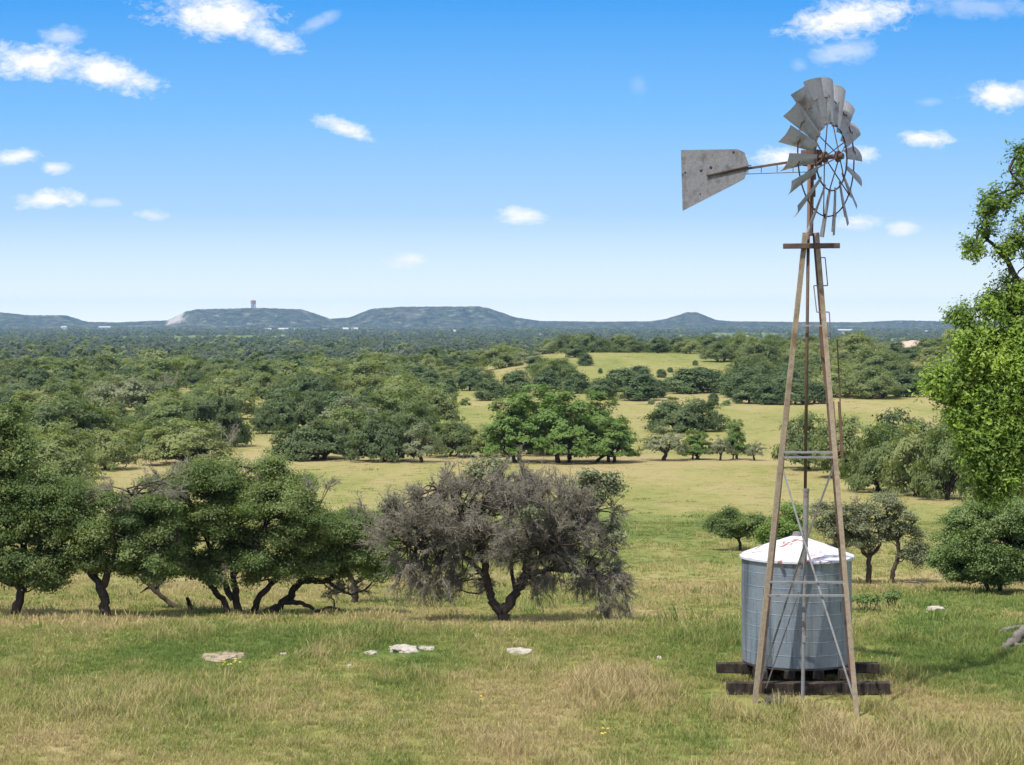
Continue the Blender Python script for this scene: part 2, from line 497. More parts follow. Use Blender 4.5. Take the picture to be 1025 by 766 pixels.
def oak_arrays(seed, H, W, zc=.28, nclump=46, leaf=.26, per=95, nlimb=5, trunks=1, tint=None, rc=.25, flatten=1.0):
    tint = .5 if tint is None else tint
    """a spreading oak of height H and width W standing at the origin: returns (wood, leaves)"""
    g = np.random.default_rng(seed)
    wood, lv = Acc(), Acc()
    Rr = W / 2
    C = []
    while len(C) < nclump:
        r = math.sqrt(g.random()) * .97
        az = g.random() * 2 * math.pi
        dome = max(0, 1 - r ** 2.3) ** .6
        lobes = 1 + .16 * math.sin(3 * az + seed) + .1 * math.sin(5 * az + seed * 2.3)
        top = H * (zc + (1 - zc) * dome * (.82 + .18 * math.sin(4.1 * az + 7 * r + seed)))
        z = top - rc * Rr * .6 - (H * (1 - zc) * .5 * g.random() ** 2.4)
        z = max(z, H * zc * (.75 + .45 * g.random()))
        C.append((math.cos(az) * r * Rr * lobes, math.sin(az) * r * Rr * lobes * flatten, z))
    C = np.array(C)
    az = np.arctan2(C[:, 1], C[:, 0])
    base_r = .028 * H + .02 * W
    for tr in range(trunks):
        bx = np.array([g.normal() * .03 * W, g.normal() * .03 * W, 0]) if trunks == 1 else np.array([(tr - (trunks - 1) / 2) * W * .12 + g.normal() * .02 * W, g.normal() * .05 * W, 0])
        fork = bx + np.array([g.normal() * .05 * W, g.normal() * .04 * W, H * zc * g.uniform(.55, .85)])
        tr_r = base_r / math.sqrt(trunks)
        wood.tube(curve_pts(bx - np.array([0, 0, .3]), fork, g, .07, 0, 5), np.linspace(tr_r * 1.25, tr_r * .85, 5), 7)
        mine = np.arange(tr, nclump, trunks)
        for li in range(nlimb):
            a0 = -math.pi + (li + g.random() * .6) * 2 * math.pi / nlimb
            sel = [i for i in mine if abs((az[i] - a0 + math.pi) % (2 * math.pi) - math.pi) < math.pi / nlimb]
            if not sel: continue
            m = C[sel].mean(0)
            tip = fork + (m - fork) * .7
            lp = curve_pts(fork, tip, g, .1, .08, 6)
            lr = tr_r * .75
            wood.tube(lp, np.linspace(lr, lr * .35, 6), 5)
            for i in sel:
                s = lp[g.integers(2, 6)]
                wood.tube(curve_pts(s, C[i], g, .1, .05, 4), np.linspace(lr * .35, lr * .08, 4), 3)
    for c in C:
        clump_leaves(lv, c, rc * Rr * g.uniform(.75, 1.25), per, leaf, g, tint, centre=(0, 0, H * .3))
    return wood, lv

def juniper_arrays(seed, H, W, leaf=.24, nclump=40, per=90, cone=.5):
    g = np.random.default_rng(seed)
    wood, lv = Acc(), Acc()
    wood.tube([[0, 0, -.3], [.05, 0, H * .3], [0, .05, H * .6]], [.05 * W, .035 * W, .01 * W], 5)
    for k in range(nclump):
        t = (k + g.random()) / nclump
        z = H * (.05 + .86 * t ** .95)
        rad = W / 2 * (math.sqrt(max(.02, 1 - ((z / H - .3) / .72) ** 2)) * (1 - cone * max(0, z / H - .35)))
        a_ = g.random() * 2 * math.pi; q = math.sqrt(g.uniform(.4, 1)) * .84
        c = np.array([math.cos(a_) * rad * q, math.sin(a_) * rad * q, z])
        clump_leaves(lv, c, W * .15 * g.uniform(.8, 1.3), per, leaf, g, None, .95, 6, .36, .35, (0, 0, H * .35))
    return wood, lv

def joined(wood, lv, name, lmat):
    a = Acc()
    for v, f, t in zip(wood.V, wood.F, wood.A): a.V.append(v)
    n = wood.n
    V_ = np.concatenate(wood.V + lv.V)
    F_ = np.concatenate([np.concatenate(wood.F), np.concatenate(lv.F) + n])
    A_ = np.concatenate(wood.A + lv.A)
    nw = sum(len(f) for f in wood.F); nl = sum(len(f) for f in lv.F)
    return mesh_quads(name, V_, F_, {'tint': A_}, False, [M_BARK, lmat], np.concatenate([np.zeros(nw), np.ones(nl)]))

PROTO = {}
def proto(kind, k):
    """shared meshes for mid-distance trees, 1 m tall and 1 m wide in unit scale -> stored at real size"""
    key = (kind, k)
    if key in PROTO: return PROTO[key]
    if kind == 'oak':
        H, W = 7.5, 10.0
        wd, lv = oak_arrays(100 + k, H, W, .10 + .03 * (k % 3), 74, .22, 120, 5, 1 + k % 2)
        lm = M_OAK
    elif kind == 'dome':
        H, W = 6.5, 11.0
        wd, lv = oak_arrays(700 + k, H, W, .06 + .03 * k, 120, .22, 110, 5, 2, .3, .2)
        lm = M_DOME
    elif kind == 'tall':
        H, W = 9.5, 8.0
        wd, lv = oak_arrays(200 + k, H, W, .16, 74, .22, 120, 5, 2 + k % 2)
        lm = M_BRIGHT
    elif kind == 'grey':
        H, W = 6.5, 8.0
        wd, lv = oak_arrays(300 + k, H, W, .28, 44, .2, 70, 5, 1 + k % 2)
        lm = M_GREY
    elif kind == 'juniper':
        H, W = 5.0, 5.0
        wd, lv = juniper_arrays(400 + k, H, W, .17, 80, 95, .35 + .15 * (k % 3))
        lm = M_JUN
    elif kind == 'shrub':
        H, W = 2.0, 3.0
        wd, lv = juniper_arrays(500 + k, H, W, .11, 34, 90, .3)
        lm = M_SHRUB
    elif kind == 'bare':
        H, W = 5.0, 4.5
        g = np.random.default_rng(600 + k)
        wd = Acc(); lv = None
        wd.tube(curve_pts((0, 0, -.3), (.2, 0, 1.6), g, .06), np.linspace(.16, .11, 6), 5)
        for q in range(9):
            a_ = g.random() * 6.28
            e = np.array([math.cos(a_) * 2.0, math.sin(a_) * 1.6, g.uniform(2.4, 5.0)])
            lp = curve_pts((.2, 0, 1.5), e, g, .1)
            wd.tube(lp, np.linspace(.09, .02, 6), 4)
            P = lp[g.integers(2, 6, 30)]; Q = P + rand_dirs(30, g) * g.uniform(.3, .9, (30, 1)) + np.array([0, 0, .2])
            wd.segs(P, Q, .025, .008)
        lm = M_TWIG
    if lv is None:
        res = (H, W, wd.mesh('limbs', [M_TWIG]), None, wd.mesh('bare_tree', [M_TWIG]))
    else:
        res = (H, W, wd.mesh('trunk', [M_BARK], True), lv.mesh('crown', [lm]), joined(wd, lv, 'tree', lm))
    PROTO[key] = res
    return res
NPROTO = {'oak': 7, 'dome': 3, 'tall': 4, 'grey': 3, 'juniper': 6, 'shrub': 4, 'bare': 2}
NAME = {'oak': 'live_oak', 'dome': 'live_oak', 'tall': 'oak_tree', 'grey': 'grey_oak', 'juniper': 'juniper', 'shrub': 'shrub', 'bare': 'bare_tree'}
CATS = {'oak': 'tree', 'dome': 'tree', 'tall': 'tree', 'grey': 'tree', 'juniper': 'tree', 'shrub': 'shrub', 'bare': 'tree'}
TREES = []   # (x, y, radius) of what already stands
def stand_tree(kind, loc, wm, hm_, label, group=None, parts=True, k=None):
    k = random.randrange(NPROTO[kind]) if k is None else k
    H, W, wood, crown, whole = proto(kind, k)
    sx, sz = wm / W, hm_ / H
    rz = random.uniform(0, 6.28)
    if parts and crown is not None:
        e = link(NAME[kind], None, None, loc)
        link('trunk', wood, e); link('crown', crown, e)
    else:
        e = link(NAME[kind], whole, None, loc)
    e.rotation_euler.z = rz
    e.scale = (sx, sx, sz)
    tag(e, label, CATS[kind], group)
    TREES.append((loc[0], loc[1], wm / 2))
    return e

# the trees one can tell apart: kind, column, row of the base, width and height in pixels, label, group
MID = [
 ('dome', 315, 460, 84, 42, 'broad dome-shaped live oak, leftmost along the far side of the tan track'),
 ('dome', 384, 462, 70, 48, 'dense round dark live oak beside the bare grey tree at the tan track'),
 ('oak', 352, 450, 60, 46, 'live oak tucked behind the two dark oaks left of the tan track'),
 ('oak', 408, 446, 60, 52, 'shaggy olive live oak at the left edge of the upper meadow'),
 ('grey', 420, 463, 42, 40, 'thin grey half-bare oak standing between the dark oaks and the low oak clump'),
 ('oak', 452, 457, 58, 38, 'low spreading live oak just right of the thin grey oak'),
 ('oak', 488, 457, 46, 34, 'small live oak hugging the left side of the tall bright oak clump'),
 ('tall', 516, 463, 66, 70, 'tall bright oak forming the left end of the oak clump in the meadow'),
 ('tall', 540, 455, 66, 74, 'bright oak at the back of the oak clump in the meadow, its crown highest'),
 ('tall', 566, 463, 68, 72, 'dark-trunked bright oak in the middle of the oak clump in the meadow'),
 ('tall', 596, 455, 62, 64, 'bright oak behind the right half of the oak clump in the meadow'),
 ('tall', 607, 463, 60, 48, 'lower bright oak forming the right end of the oak clump in the meadow'),
 ('dome', 684, 432, 78, 37, 'wide low live oak standing alone in the upper meadow'),
 ('grey', 666, 461, 48, 34, 'pale grey-green oak with a leaning dark trunk at the right end of the tan track'),
 ('tall', 696, 460, 34, 30, 'small bushy bright oak next to the pale grey-green leaning oak'),
 ('grey', 720, 461, 26, 26, 'small dusty brown-grey oak between the bushy bright oak and the narrow upright one'),
 ('tall', 737, 460, 24, 41, 'narrow upright bright oak taller than its small neighbours by the meadow edge'),
 ('grey', 756, 461, 24, 20, 'lowest dusty shrub-like oak right of the narrow upright oak'),
 ('oak', 808, 470, 58, 60, 'live oak seen between the windmill legs in the right grove'),
 ('oak', 846, 478, 62, 62, 'live oak just right of the rusty windmill leg in the right grove'),
 ('oak', 882, 492, 70, 74, 'live oak with a crooked open trunk at the front of the right grove'),
 ('oak', 916, 497, 66, 78, 'live oak with several upright trunks in the middle of the right grove'),
 ('oak', 948, 500, 66, 80, 'live oak at the right of the grove, partly behind the bright near branches'),
 ('oak', 992, 503, 70, 76, 'live oak behind the bright near branches at the picture edge of the right grove'),
 ('dome', 900, 470, 80, 62, 'broad live oak at the back of the right grove'),
 ('oak', 960, 474, 80, 60, 'second broad live oak at the back of the right grove, nearer the bright branches'),
 ('dome', 266, 434, 34, 29, 'small round live oak with its own shadow at the side of the grassy gap'),
 ('dome', 305, 428, 52, 40, 'live oak on the right side of the grassy gap above the dome-shaped oak'),
 ('bare', 229, 452, 28, 28, 'pale leafless tree standing at the mouth of the grassy gap'),
 ('dome', 216, 447, 62, 54, 'tall dark live oak on the left side of the grassy gap'),
 ('oak', 181, 448, 52, 32, 'pale olive live oak in front of the tall dark oak by the grassy gap'),
 ('oak', 132, 450, 36, 30, 'dark rounded live oak beside the small straw-coloured opening on the left'),
 ('oak', 107, 470, 58, 42, 'live oak leaning over the small straw-coloured opening on the left'),
 ('oak', 148, 436, 50, 32, 'live oak just above the small straw-coloured opening on the left'),
 ('oak', 60, 480, 72, 62, 'bushy live oak rising behind the two leftmost near trees'),
 ('oak', 28, 450, 70, 46, 'live oak above the left edge tree, under the grey-topped wood'),
 ('grey', 118, 412, 60, 36, 'large grey leafless-looking oak in the left wood'),
 ('grey', 62, 404, 34, 26, 'smaller dark grey oak left of the large grey oak in the wood'),
 ('juniper', 640, 401, 44, 25, 'round dark juniper at the left of the hedge of junipers below the knoll'),
 ('juniper', 622, 392, 36, 22, 'juniper touching the back of the round dark juniper below the knoll'),
 ('juniper', 657, 398, 24, 17, 'smaller juniper at the right side of the round dark juniper below the knoll'),
 ('juniper', 640, 387, 28, 20, 'pointed juniper on the slope above the round dark juniper'),
 ('juniper', 688, 394, 42, 24, 'dark juniper starting the long hedge below the knoll'),
 ('juniper', 712, 393, 36, 22, 'second dark juniper of the long hedge below the knoll'),
 ('juniper', 731, 395, 30, 20, 'third lower juniper of the long hedge below the knoll'),
 ('juniper', 750, 404, 34, 18, 'juniper at the front bend of the long hedge below the knoll'),
 ('juniper', 772, 405, 34, 20, 'juniper beside the left windmill leg at the end of the long hedge'),
 ('juniper', 796, 405, 34, 20, 'juniper seen between the windmill leg and the pump rod'),
 ('juniper', 714, 405, 12, 11, 'small round juniper alone in the upper meadow under the hedge'),
 ('juniper', 737, 403, 8, 8, 'tiny juniper right of the small round one under the hedge'),
 ('juniper', 662, 378, 11, 8, 'small round juniper alone on the grassy knoll'),
 ('juniper', 671, 373, 7, 5, 'tiny juniper just above the small round one on the grassy knoll'),
 ('juniper', 601, 374, 5, 5, 'leftmost tiny juniper dot on the grassy knoll'),
 ('juniper', 622, 374, 5, 4, 'middle tiny juniper dot on the grassy knoll'),
 ('juniper', 696, 366, 6, 5, 'tiny juniper dot near the right rim of the grassy knoll'),
 ('juniper', 586, 366, 16, 12, 'single juniper on the left rim of the grassy knoll'),
 ('juniper', 560, 377, 24, 17, 'rounded juniper in the gap left of the grassy knoll'),
 ('juniper', 536, 372, 22, 14, 'juniper between two small grass patches left of the knoll'),
 ('dome', 752, 380, 38, 27, 'broad dark live oak on the slope right of the grassy knoll'),
 ('juniper', 470, 391, 30, 22, 'dark juniper at the back left of the upper meadow'),
 ('juniper', 490, 401, 30, 20, 'juniper at the back of the upper meadow with a grass patch behind'),
 ('juniper', 448, 397, 22, 20, 'pointed juniper left of the little shrubs in the upper meadow'),
 ('juniper', 516, 398, 34, 26, 'juniper rising just behind the left end of the oak clump'),
 ('juniper', 602, 400, 30, 20, 'juniper in the hollow between the oak clump and the round dark juniper below the knoll'),
 ('juniper', 578, 394, 32, 20, 'juniper showing over the right half of the oak clump'),
 ('juniper', 548, 392, 30, 20, 'juniper showing over the left half of the oak clump'),
 ('juniper', 566, 384, 26, 18, 'darker juniper higher on the slope above the oak clump'),
 ('juniper', 674, 392, 26, 14, 'low juniper joining the round dark juniper to the long hedge'),
 ('juniper', 742, 398, 36, 21, 'thick juniper inside the bend of the long hedge below the knoll'),
 ('juniper', 762, 396, 34, 20, 'dark juniper behind the left windmill leg, back row of the hedge'),
 ('juniper', 786, 398, 34, 20, 'dark juniper left of the pump rod, back row of the hedge'),
 ('juniper', 815, 404, 32, 20, 'dark juniper between the pump rod and the right windmill leg'),
 ('juniper', 700, 380, 24, 12, 'low juniper on the slope directly above the start of the long hedge'),
 ('juniper', 576, 358, 20, 14, 'juniper at the upper left corner of the grassy knoll'),
 ('oak', 720, 362, 34, 20, 'live oak at the upper right corner of the grassy knoll'),
 ('oak', 655, 353, 36, 18, 'dark live oak on the skyline of the grassy knoll, left of centre'),
 ('oak', 690, 354, 30, 15, 'live oak on the skyline of the grassy knoll, right of centre'),
 ('juniper', 612, 352, 26, 15, 'juniper on the skyline at the left of the grassy knoll'),
 ('shrub', 440, 406, 9, 7, 'leftmost pale little shrub at the back of the upper meadow'),
 ('shrub', 455, 404, 7, 10, 'upright little shrub second in the row at the back of the upper meadow'),
 ('shrub', 466, 406, 12, 7, 'flat little shrub third in the row at the back of the upper meadow'),
 ('shrub', 727, 406, 10, 5, 'grey-green low shrub between the two small junipers under the hedge'),
 ('shrub', 652, 405, 8, 5, 'brown-green low shrub in front of the round dark juniper'),
]
for (kind, px, py, wp, hp_, lab) in MID:
    p = locate(px, py)
    s = F / p.y
    stand_tree(kind, p, wp / s, hp_ / s * 1.03, lab, None, parts=(p.y < 420 and wp > 20))

# the woods: junipers and live oaks too alike to single out share a label by the wood they stand in
WOODS = [
 ('left', 'rounded live oak packed into the wood left of the grassy gap', 'live oaks in the left wood', 'dark juniper packed into the wood left of the grassy gap', 'junipers in the left wood'),
 ('mid', 'live oak packed into the wood between the grassy gap and the upper meadow', 'live oaks in the middle wood', 'dark juniper packed into the wood between the grassy gap and the upper meadow', 'junipers in the middle wood'),
 ('knoll', 'live oak in the tree belt along the top of the knoll', 'live oaks along the knoll top', 'juniper in the tree belt along the top of the knoll', 'junipers along the knoll top'),
 ('right', 'live oak on the wooded slope behind the windmill', 'live oaks on the slope behind the windmill', 'juniper on the wooded slope behind the windmill', 'junipers on the slope behind the windmill'),
]
def free(x, y, r, sp):
    for (a, b, c) in TREES:
        if (a - x) ** 2 + (b - y) ** 2 < max(.6 * (c + r), sp) ** 2: return False
    return True
def wood_zone(px, d, row):
    """which wood a ground point belongs to, or None where the photograph shows grass"""
    if px < 210 and d > 205 + .35 * max(0, px - 90): 
        if 120 < px < 160 and d < 300: return None
        return 0
    if px < 432 and d > 300:
        gap = 250 + (d - 300) * .02
        if abs(px - gap) < 20 and d < 470: return None
        if px < gap: return 0
        return 1
    if 872 < px < 948 and d > 690: return None
    if 745 < px and 468 < d < 735: return 3
    if 432 <= px < 560 and d > 470:
        if row > 352 and fbm(np.array(px * .035), np.array(d * .012), 2, 3) > .62: return None
        if row > 386 and px < 520: return None
        return 1
    if 470 < px and 690 + 75 * fbm(np.array(px * .03), np.array(2.0), 3, 6) < d < 800: return 2
    if 560 <= px <= 745 and 640 < d < 722: 
        return None
    return None
placed = {}
for Y0, Y1, n, r0 in ((205, 300, 900, 17), (300, 420, 1500, 20), (420, 560, 2500, 22), (560, 830, 6000, 24)):
    for i in range(n):
        d = math.sqrt(random.uniform(Y0 ** 2, Y1 ** 2))
        px = random.uniform(-110, 1130)
        X = (px - CX) / F * d
        z = float(G(X, d)); row = HY + F * (EYE - z) / d
        zi = wood_zone(px, d, row)
        if zi is None: continue
        jun = random.random() < (.25, .4, .5, .4)[zi]
        r = random.uniform(4.2, 7.0) * (.62 if jun else 1.0)
        if not free(X, d, r, r0 * random.uniform(.6, 1.25) * (.62 if zi > 1 else 1) * (.75 if jun else 1)): continue
        key = ('juniper' if jun else 'oak')
        key = (key, zi)
        if placed.get(key, 0) >= ((62, 40, 60, 70) if jun else (112, 60, 60, 110))[zi]: continue
        placed[key] = placed.get(key, 0) + 1
        wd_ = WOODS[zi]
        odd = random.random()
        if zi < 2 and odd < .09:
            side = 'left of' if zi == 0 else 'right of'
            stand_tree('grey', (X, d, z), 1.9 * r, r * random.uniform(1.0, 1.4), 'dusty grey half-bare oak packed into the wood %s the grassy gap' % side, 'grey oaks in the wood %s the gap' % side, parts=False)
        elif zi < 2 and odd < .12:
            side = 'left of' if zi == 0 else 'right of'
            stand_tree('bare', (X, d, z), 1.5 * r, r * random.uniform(1.0, 1.4), 'pale leafless tree standing in the wood %s the grassy gap' % side, 'leafless trees in the wood %s the gap' % side, parts=False)
        elif jun:
            stand_tree('juniper', (X, d, z), 2.0 * r, random.uniform(3.8, 6.2), wd_[3], wd_[4], parts=False)
        else:
            stand_tree('oak', (X, d, z), 2.1 * r, r * random.uniform(1.05, 1.5), wd_[1], wd_[2], parts=d < 330)
print('woods', placed)

# ------------------------------------------------------------------ scattered stuff by geometry nodes
def scatter(name, P, S, rot, pick, protos, extra=None):
    me = bpy.data.meshes.new(name)
    n = len(P)
    me.vertices.add(n); me.vertices.foreach_set('co', np.ascontiguousarray(P, np.float32).ravel())
    a = me.attributes.new('scl', 'FLOAT_VECTOR', 'POINT'); a.data.foreach_set('vector', np.ascontiguousarray(S, np.float32).ravel())
    a = me.attributes.new('rot', 'FLOAT_VECTOR', 'POINT'); a.data.foreach_set('vector', np.ascontiguousarray(rot, np.float32).ravel())
    a = me.attributes.new('pick', 'INT', 'POINT'); a.data.foreach_set('value', np.ascontiguousarray(pick, np.int32))
    for k, v_ in (extra or {}).items():
        a = me.attributes.new(k, 'FLOAT', 'POINT'); a.data.foreach_set('value', np.ascontiguousarray(v_, np.float32))
    o = link(name, me)
    c = bpy.data.collections.new(name + '_sources')
    for i, pm in enumerate(protos):
        c.objects.link(bpy.data.objects.new('%s_source_%03d' % (name, i), pm))
    ng = bpy.data.node_groups.new(name, 'GeometryNodeTree')
    ng.interface.new_socket('Geometry', in_out='INPUT', socket_type='NodeSocketGeometry')
    ng.interface.new_socket('Geometry', in_out='OUTPUT', socket_type='NodeSocketGeometry')
    t = NT(ng)
    gi, go = t.n('NodeGroupInput'), t.n('NodeGroupOutput')
    ci = t.n('GeometryNodeCollectionInfo')
    ci.inputs[0].default_value = c
    ci.inputs[1].default_value = True
    ci.inputs[2].default_value = True
    iop = t.n('GeometryNodeInstanceOnPoints')
    def na(nm, dt):
        nd = t.n('GeometryNodeInputNamedAttribute', data_type=dt)
        nd.inputs[0].default_value = nm
        return nd.outputs[0]
    t.l(gi.outputs[0], iop.inputs['Points'])
    t.l(ci.outputs[0], iop.inputs['Instance'])
    iop.inputs['Pick Instance'].default_value = True
    t.l(na('pick', 'INT'), iop.inputs['Instance Index'])
    t.l(na('rot', 'FLOAT_VECTOR'), iop.inputs['Rotation'])
    t.l(na('scl', 'FLOAT_VECTOR'), iop.inputs['Scale'])
    t.l(iop.outputs[0], go.inputs[0])
    md = o.modifiers.new('scatter', 'NODES'); md.node_group = ng
    tag(o, kind='stuff')
    return o

# far-off woods that read as one mass
fp = []
for k in range(5):
    wd_, lv_ = oak_arrays(800 + k, 7.0, 9.5, .1, 40, .42, 40, 3)
    fp.append(lv_.mesh('far_crown', [M_OAK if k < 2 else M_JUN if k == 2 else M_HAZED]))
P = []
d = 560.0
while d < 8600:
    sp = 24.0 * (d / 600) ** .45
    x0, x1 = -.36 * d - 20, .36 * d + 20
    n = int((x1 - x0) / sp)
    xs = x0 + (np.arange(n) + rng.random(n)) * sp
    ys = d + rng.normal(size=n) * 8 * (d / 600) ** .45
    keep = rng.random(n) < .85
    pxs = px_at(xs, ys)
    keep &= ~((ys < 830) & (pxs > 470)) & ~((ys < 800) & (pxs > 432) & (pxs < 600))
    keep &= ~((ys < 900) & (xs > 0) & (ys < 812))
    open_ = fbm(xs * .0016, ys * .0009, 3, 11)
    keep &= open_ < .66
    for x_, y_ in zip(xs[keep], ys[keep]): P.append((x_, y_))
    d += 17.0 * (d / 600) ** .45
P = np.array(P)
Z = G(P[:, 0], P[:, 1])
s = rng.uniform(.8, 1.5, len(P)) * np.clip(P[:, 1] / 3000, 1, 1.8)
hs_ = s * rng.uniform(.75, 1.1, len(P)) * 1.0
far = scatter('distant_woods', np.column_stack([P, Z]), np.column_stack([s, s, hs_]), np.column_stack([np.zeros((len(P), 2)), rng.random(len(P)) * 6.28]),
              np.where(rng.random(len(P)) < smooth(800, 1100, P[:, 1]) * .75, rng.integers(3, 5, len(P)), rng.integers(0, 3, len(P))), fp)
print('far', len(P))

# grass
def grass_material():
    m, t, b = new_mat('grass_blades')
    at = t.n('ShaderNodeAttribute', attribute_name='green', attribute_type='INSTANCER')
    oi = t.n('ShaderNodeObjectInfo')
    tt = t.n('ShaderNodeAttribute', attribute_name='tint')
    g = t.math('ADD', at.outputs['Fac'], t.math('MULTIPLY', t.math('SUBTRACT', oi.outputs['Random'], .5), .3))
    g = t.math('ADD', g, t.math('MULTIPLY', t.math('SUBTRACT', tt.outputs['Fac'], .5), .5), clamp=True)
    c = t.ramp(g, [(p_, tuple(min(1, x * 1.2) for x in c_)) for p_, c_ in GRASS_RAMP])
    t.l(c, b.inputs['Base Color'])
    b.inputs['Roughness'].default_value = .7
    b.inputs['Specular IOR Level'].default_value = .15
    tr = t.n('ShaderNodeBsdfTranslucent'); t.l(c, tr.inputs['Color'])
    mx = t.n('ShaderNodeMixShader'); mx.inputs[0].default_value = .3
    t.l(b.outputs[0], mx.inputs[1]); t.l(tr.outputs[0], mx.inputs[2])
    t.l(mx.outputs[0], m.node_tree.nodes['Material Output'].inputs['Surface'])
    return m
M_GRASS = grass_material()
def tuft(seed, nb, h0, h1, rad, bw, lean):
    g = np.random.default_rng(seed)
    a = Acc()
    an = g.random(nb) * 6.28; rr_ = np.sqrt(g.random(nb)) * rad
    base = np.column_stack([np.cos(an) * rr_, np.sin(an) * rr_, np.full(nb, -.02)])
    h = g.uniform(h0, h1, nb)
    la = g.random(nb) * 6.28; ll = g.uniform(.15, 1, nb) * lean * h
    ldir = np.column_stack([np.cos(la), np.sin(la), np.zeros(nb)])
    side = np.column_stack([-np.sin(la + g.normal(size=nb)), np.cos(la + g.normal(size=nb)), np.zeros(nb)])
    mid = base + ldir * (ll * .35)[:, None] + np.array([0, 0, 1]) * (h * .6)[:, None]
    tip = base + ldir * ll[:, None] + np.array([0, 0, 1]) * h[:, None]
    w0 = bw * g.uniform(.7, 1.3, nb)[:, None]
    v = np.stack([base - side * w0, base + side * w0, mid + side * w0 * .8, mid - side * w0 * .8, tip + side * w0 * .25, tip - side * w0 * .25], 1).reshape(-1, 3)
    o = np.arange(nb)[:, None] * 6
    f = np.concatenate([o + np.array([[0, 1, 2, 3]]), o + np.array([[3, 2, 4, 5]])])
    a.add(v, f, np.repeat(g.random(nb), 6))
    return a.mesh('tuft', [M_GRASS])
tp = [tuft(900 + k, 44, .04, .13, .17, .006, .9) for k in range(4)] + [tuft(910 + k, 34, .10, .27, .15, .0045, .8) for k in range(3)] \
   + [tuft(920 + k, 46, .04, .12, .32, .012, .9) for k in range(3)] + [tuft(930 + k, 40, .10, .25, .28, .01, .8) for k in range(2)] \
   + [tuft(940 + k, 60, .03, .10, .9, .03, 1.2) for k in range(3)]
WF_L, WF_R = locate(755, 705), locate(858, 718)
GP, GS, GI = [], [], []
def sow(n, y0, y1, half, low, tall, ptall, s0, s1):
    y = np.sqrt(rng.uniform(y0 ** 2, y1 ** 2, n))
    x = rng.uniform(-half, half, n) * y
    tallness = np.maximum(smooth(.5, .75, fbm(x * .5, y * .32, 3, 55)), .8 * np.exp(-((x + 7) / 2.6) ** 2 - ((y - 38) / 2.2) ** 2))
    tl = rng.random(n) < ptall * (.25 + 1.6 * tallness)
    pk = np.where(tl, rng.choice(tall, n), rng.choice(low, n))
    GP.append(np.column_stack([x, y, G(x, y)]))
    sc = rng.uniform(s0, s1, n) * (.75 + .5 * tallness)
    GS.append(np.column_stack([sc, sc, sc * rng.uniform(.7, 1.2, n)])); GI.append(pk)
sow(40000, 27, 48, .44, [0, 1, 2, 3], [4, 5, 6], .22, .75, 1.3)
sow(21000, 47, 80, .40, [7, 8, 9], [10, 11], .12, .6, 1.1)
sow(14000, 78, 150, .37, [7, 8, 9], [10, 11], .1, .8, 1.4)
sow(7000, 145, 300, .31, [12, 13, 14], [12, 13, 14], .3, .5, 1.0)
sow(7000, 300, 740, .3, [12, 13, 14], [12, 13, 14], .3, .8, 1.8)
GP, GS, GI = np.concatenate(GP), np.concatenate(GS), np.concatenate(GI)
for fx, fy in ((WF_L.x, WF_L.y), (WF_R.x, WF_R.y), (locate(803, 690).x, locate(803, 690).y)):
    nearf = (np.abs(GP[:, 0] - fx) < .45) & (GP[:, 1] > fy - 1.1) & (GP[:, 1] < fy + .5)
    GS[nearf] *= .22
st_ = locate(799, 697)
nearf = (np.abs(GP[:, 0] - st_.x) < 1.9) & (GP[:, 1] > st_.y - .9) & (GP[:, 1] < st_.y + .6)
GS[nearf] *= .4
for rx_, ry_, rw_ in ((402, 652, 36), (371, 655, 16), (427, 650, 16), (519, 653, 30), (222, 657, 52), (350, 667, 6), (936, 611, 17), (926, 614, 6), (660, 660, 6), (284, 656, 8)):
    rp_ = locate(rx_, ry_); rr_ = rw_ / 2 / F * rp_.y
    nearf = (np.abs(GP[:, 0] - rp_.x) < rr_ + .08) & (GP[:, 1] > rp_.y - .8 - rr_) & (GP[:, 1] < rp_.y + rr_ * .7)
    GS[nearf] *= .5
dark = (rng.random(len(GP)) < .035) & (GP[:, 1] > 48)
GS[dark] *= np.array([1.5, 1.5, 2.2])
lane = (GP[:, 1] > 252) & (GP[:, 1] < 272)
keep = ~(lane & (rng.random(len(GP)) < .8))
GP, GS, GI, dark = GP[keep], GS[keep], GI[keep], dark[keep]
gg = np.clip(greenness(GP[:, 0], GP[:, 1]) - np.where(np.isin(GI, [4, 5, 6, 10, 11]), .22, 0) + rng.normal(size=len(GP)) * .07 + dark * .4, 0, 1)
scatter('grass', GP, GS, np.column_stack([rng.normal(size=(len(GP), 2)) * .08, rng.random(len(GP)) * 6.28]), GI, tp, {'green': gg})

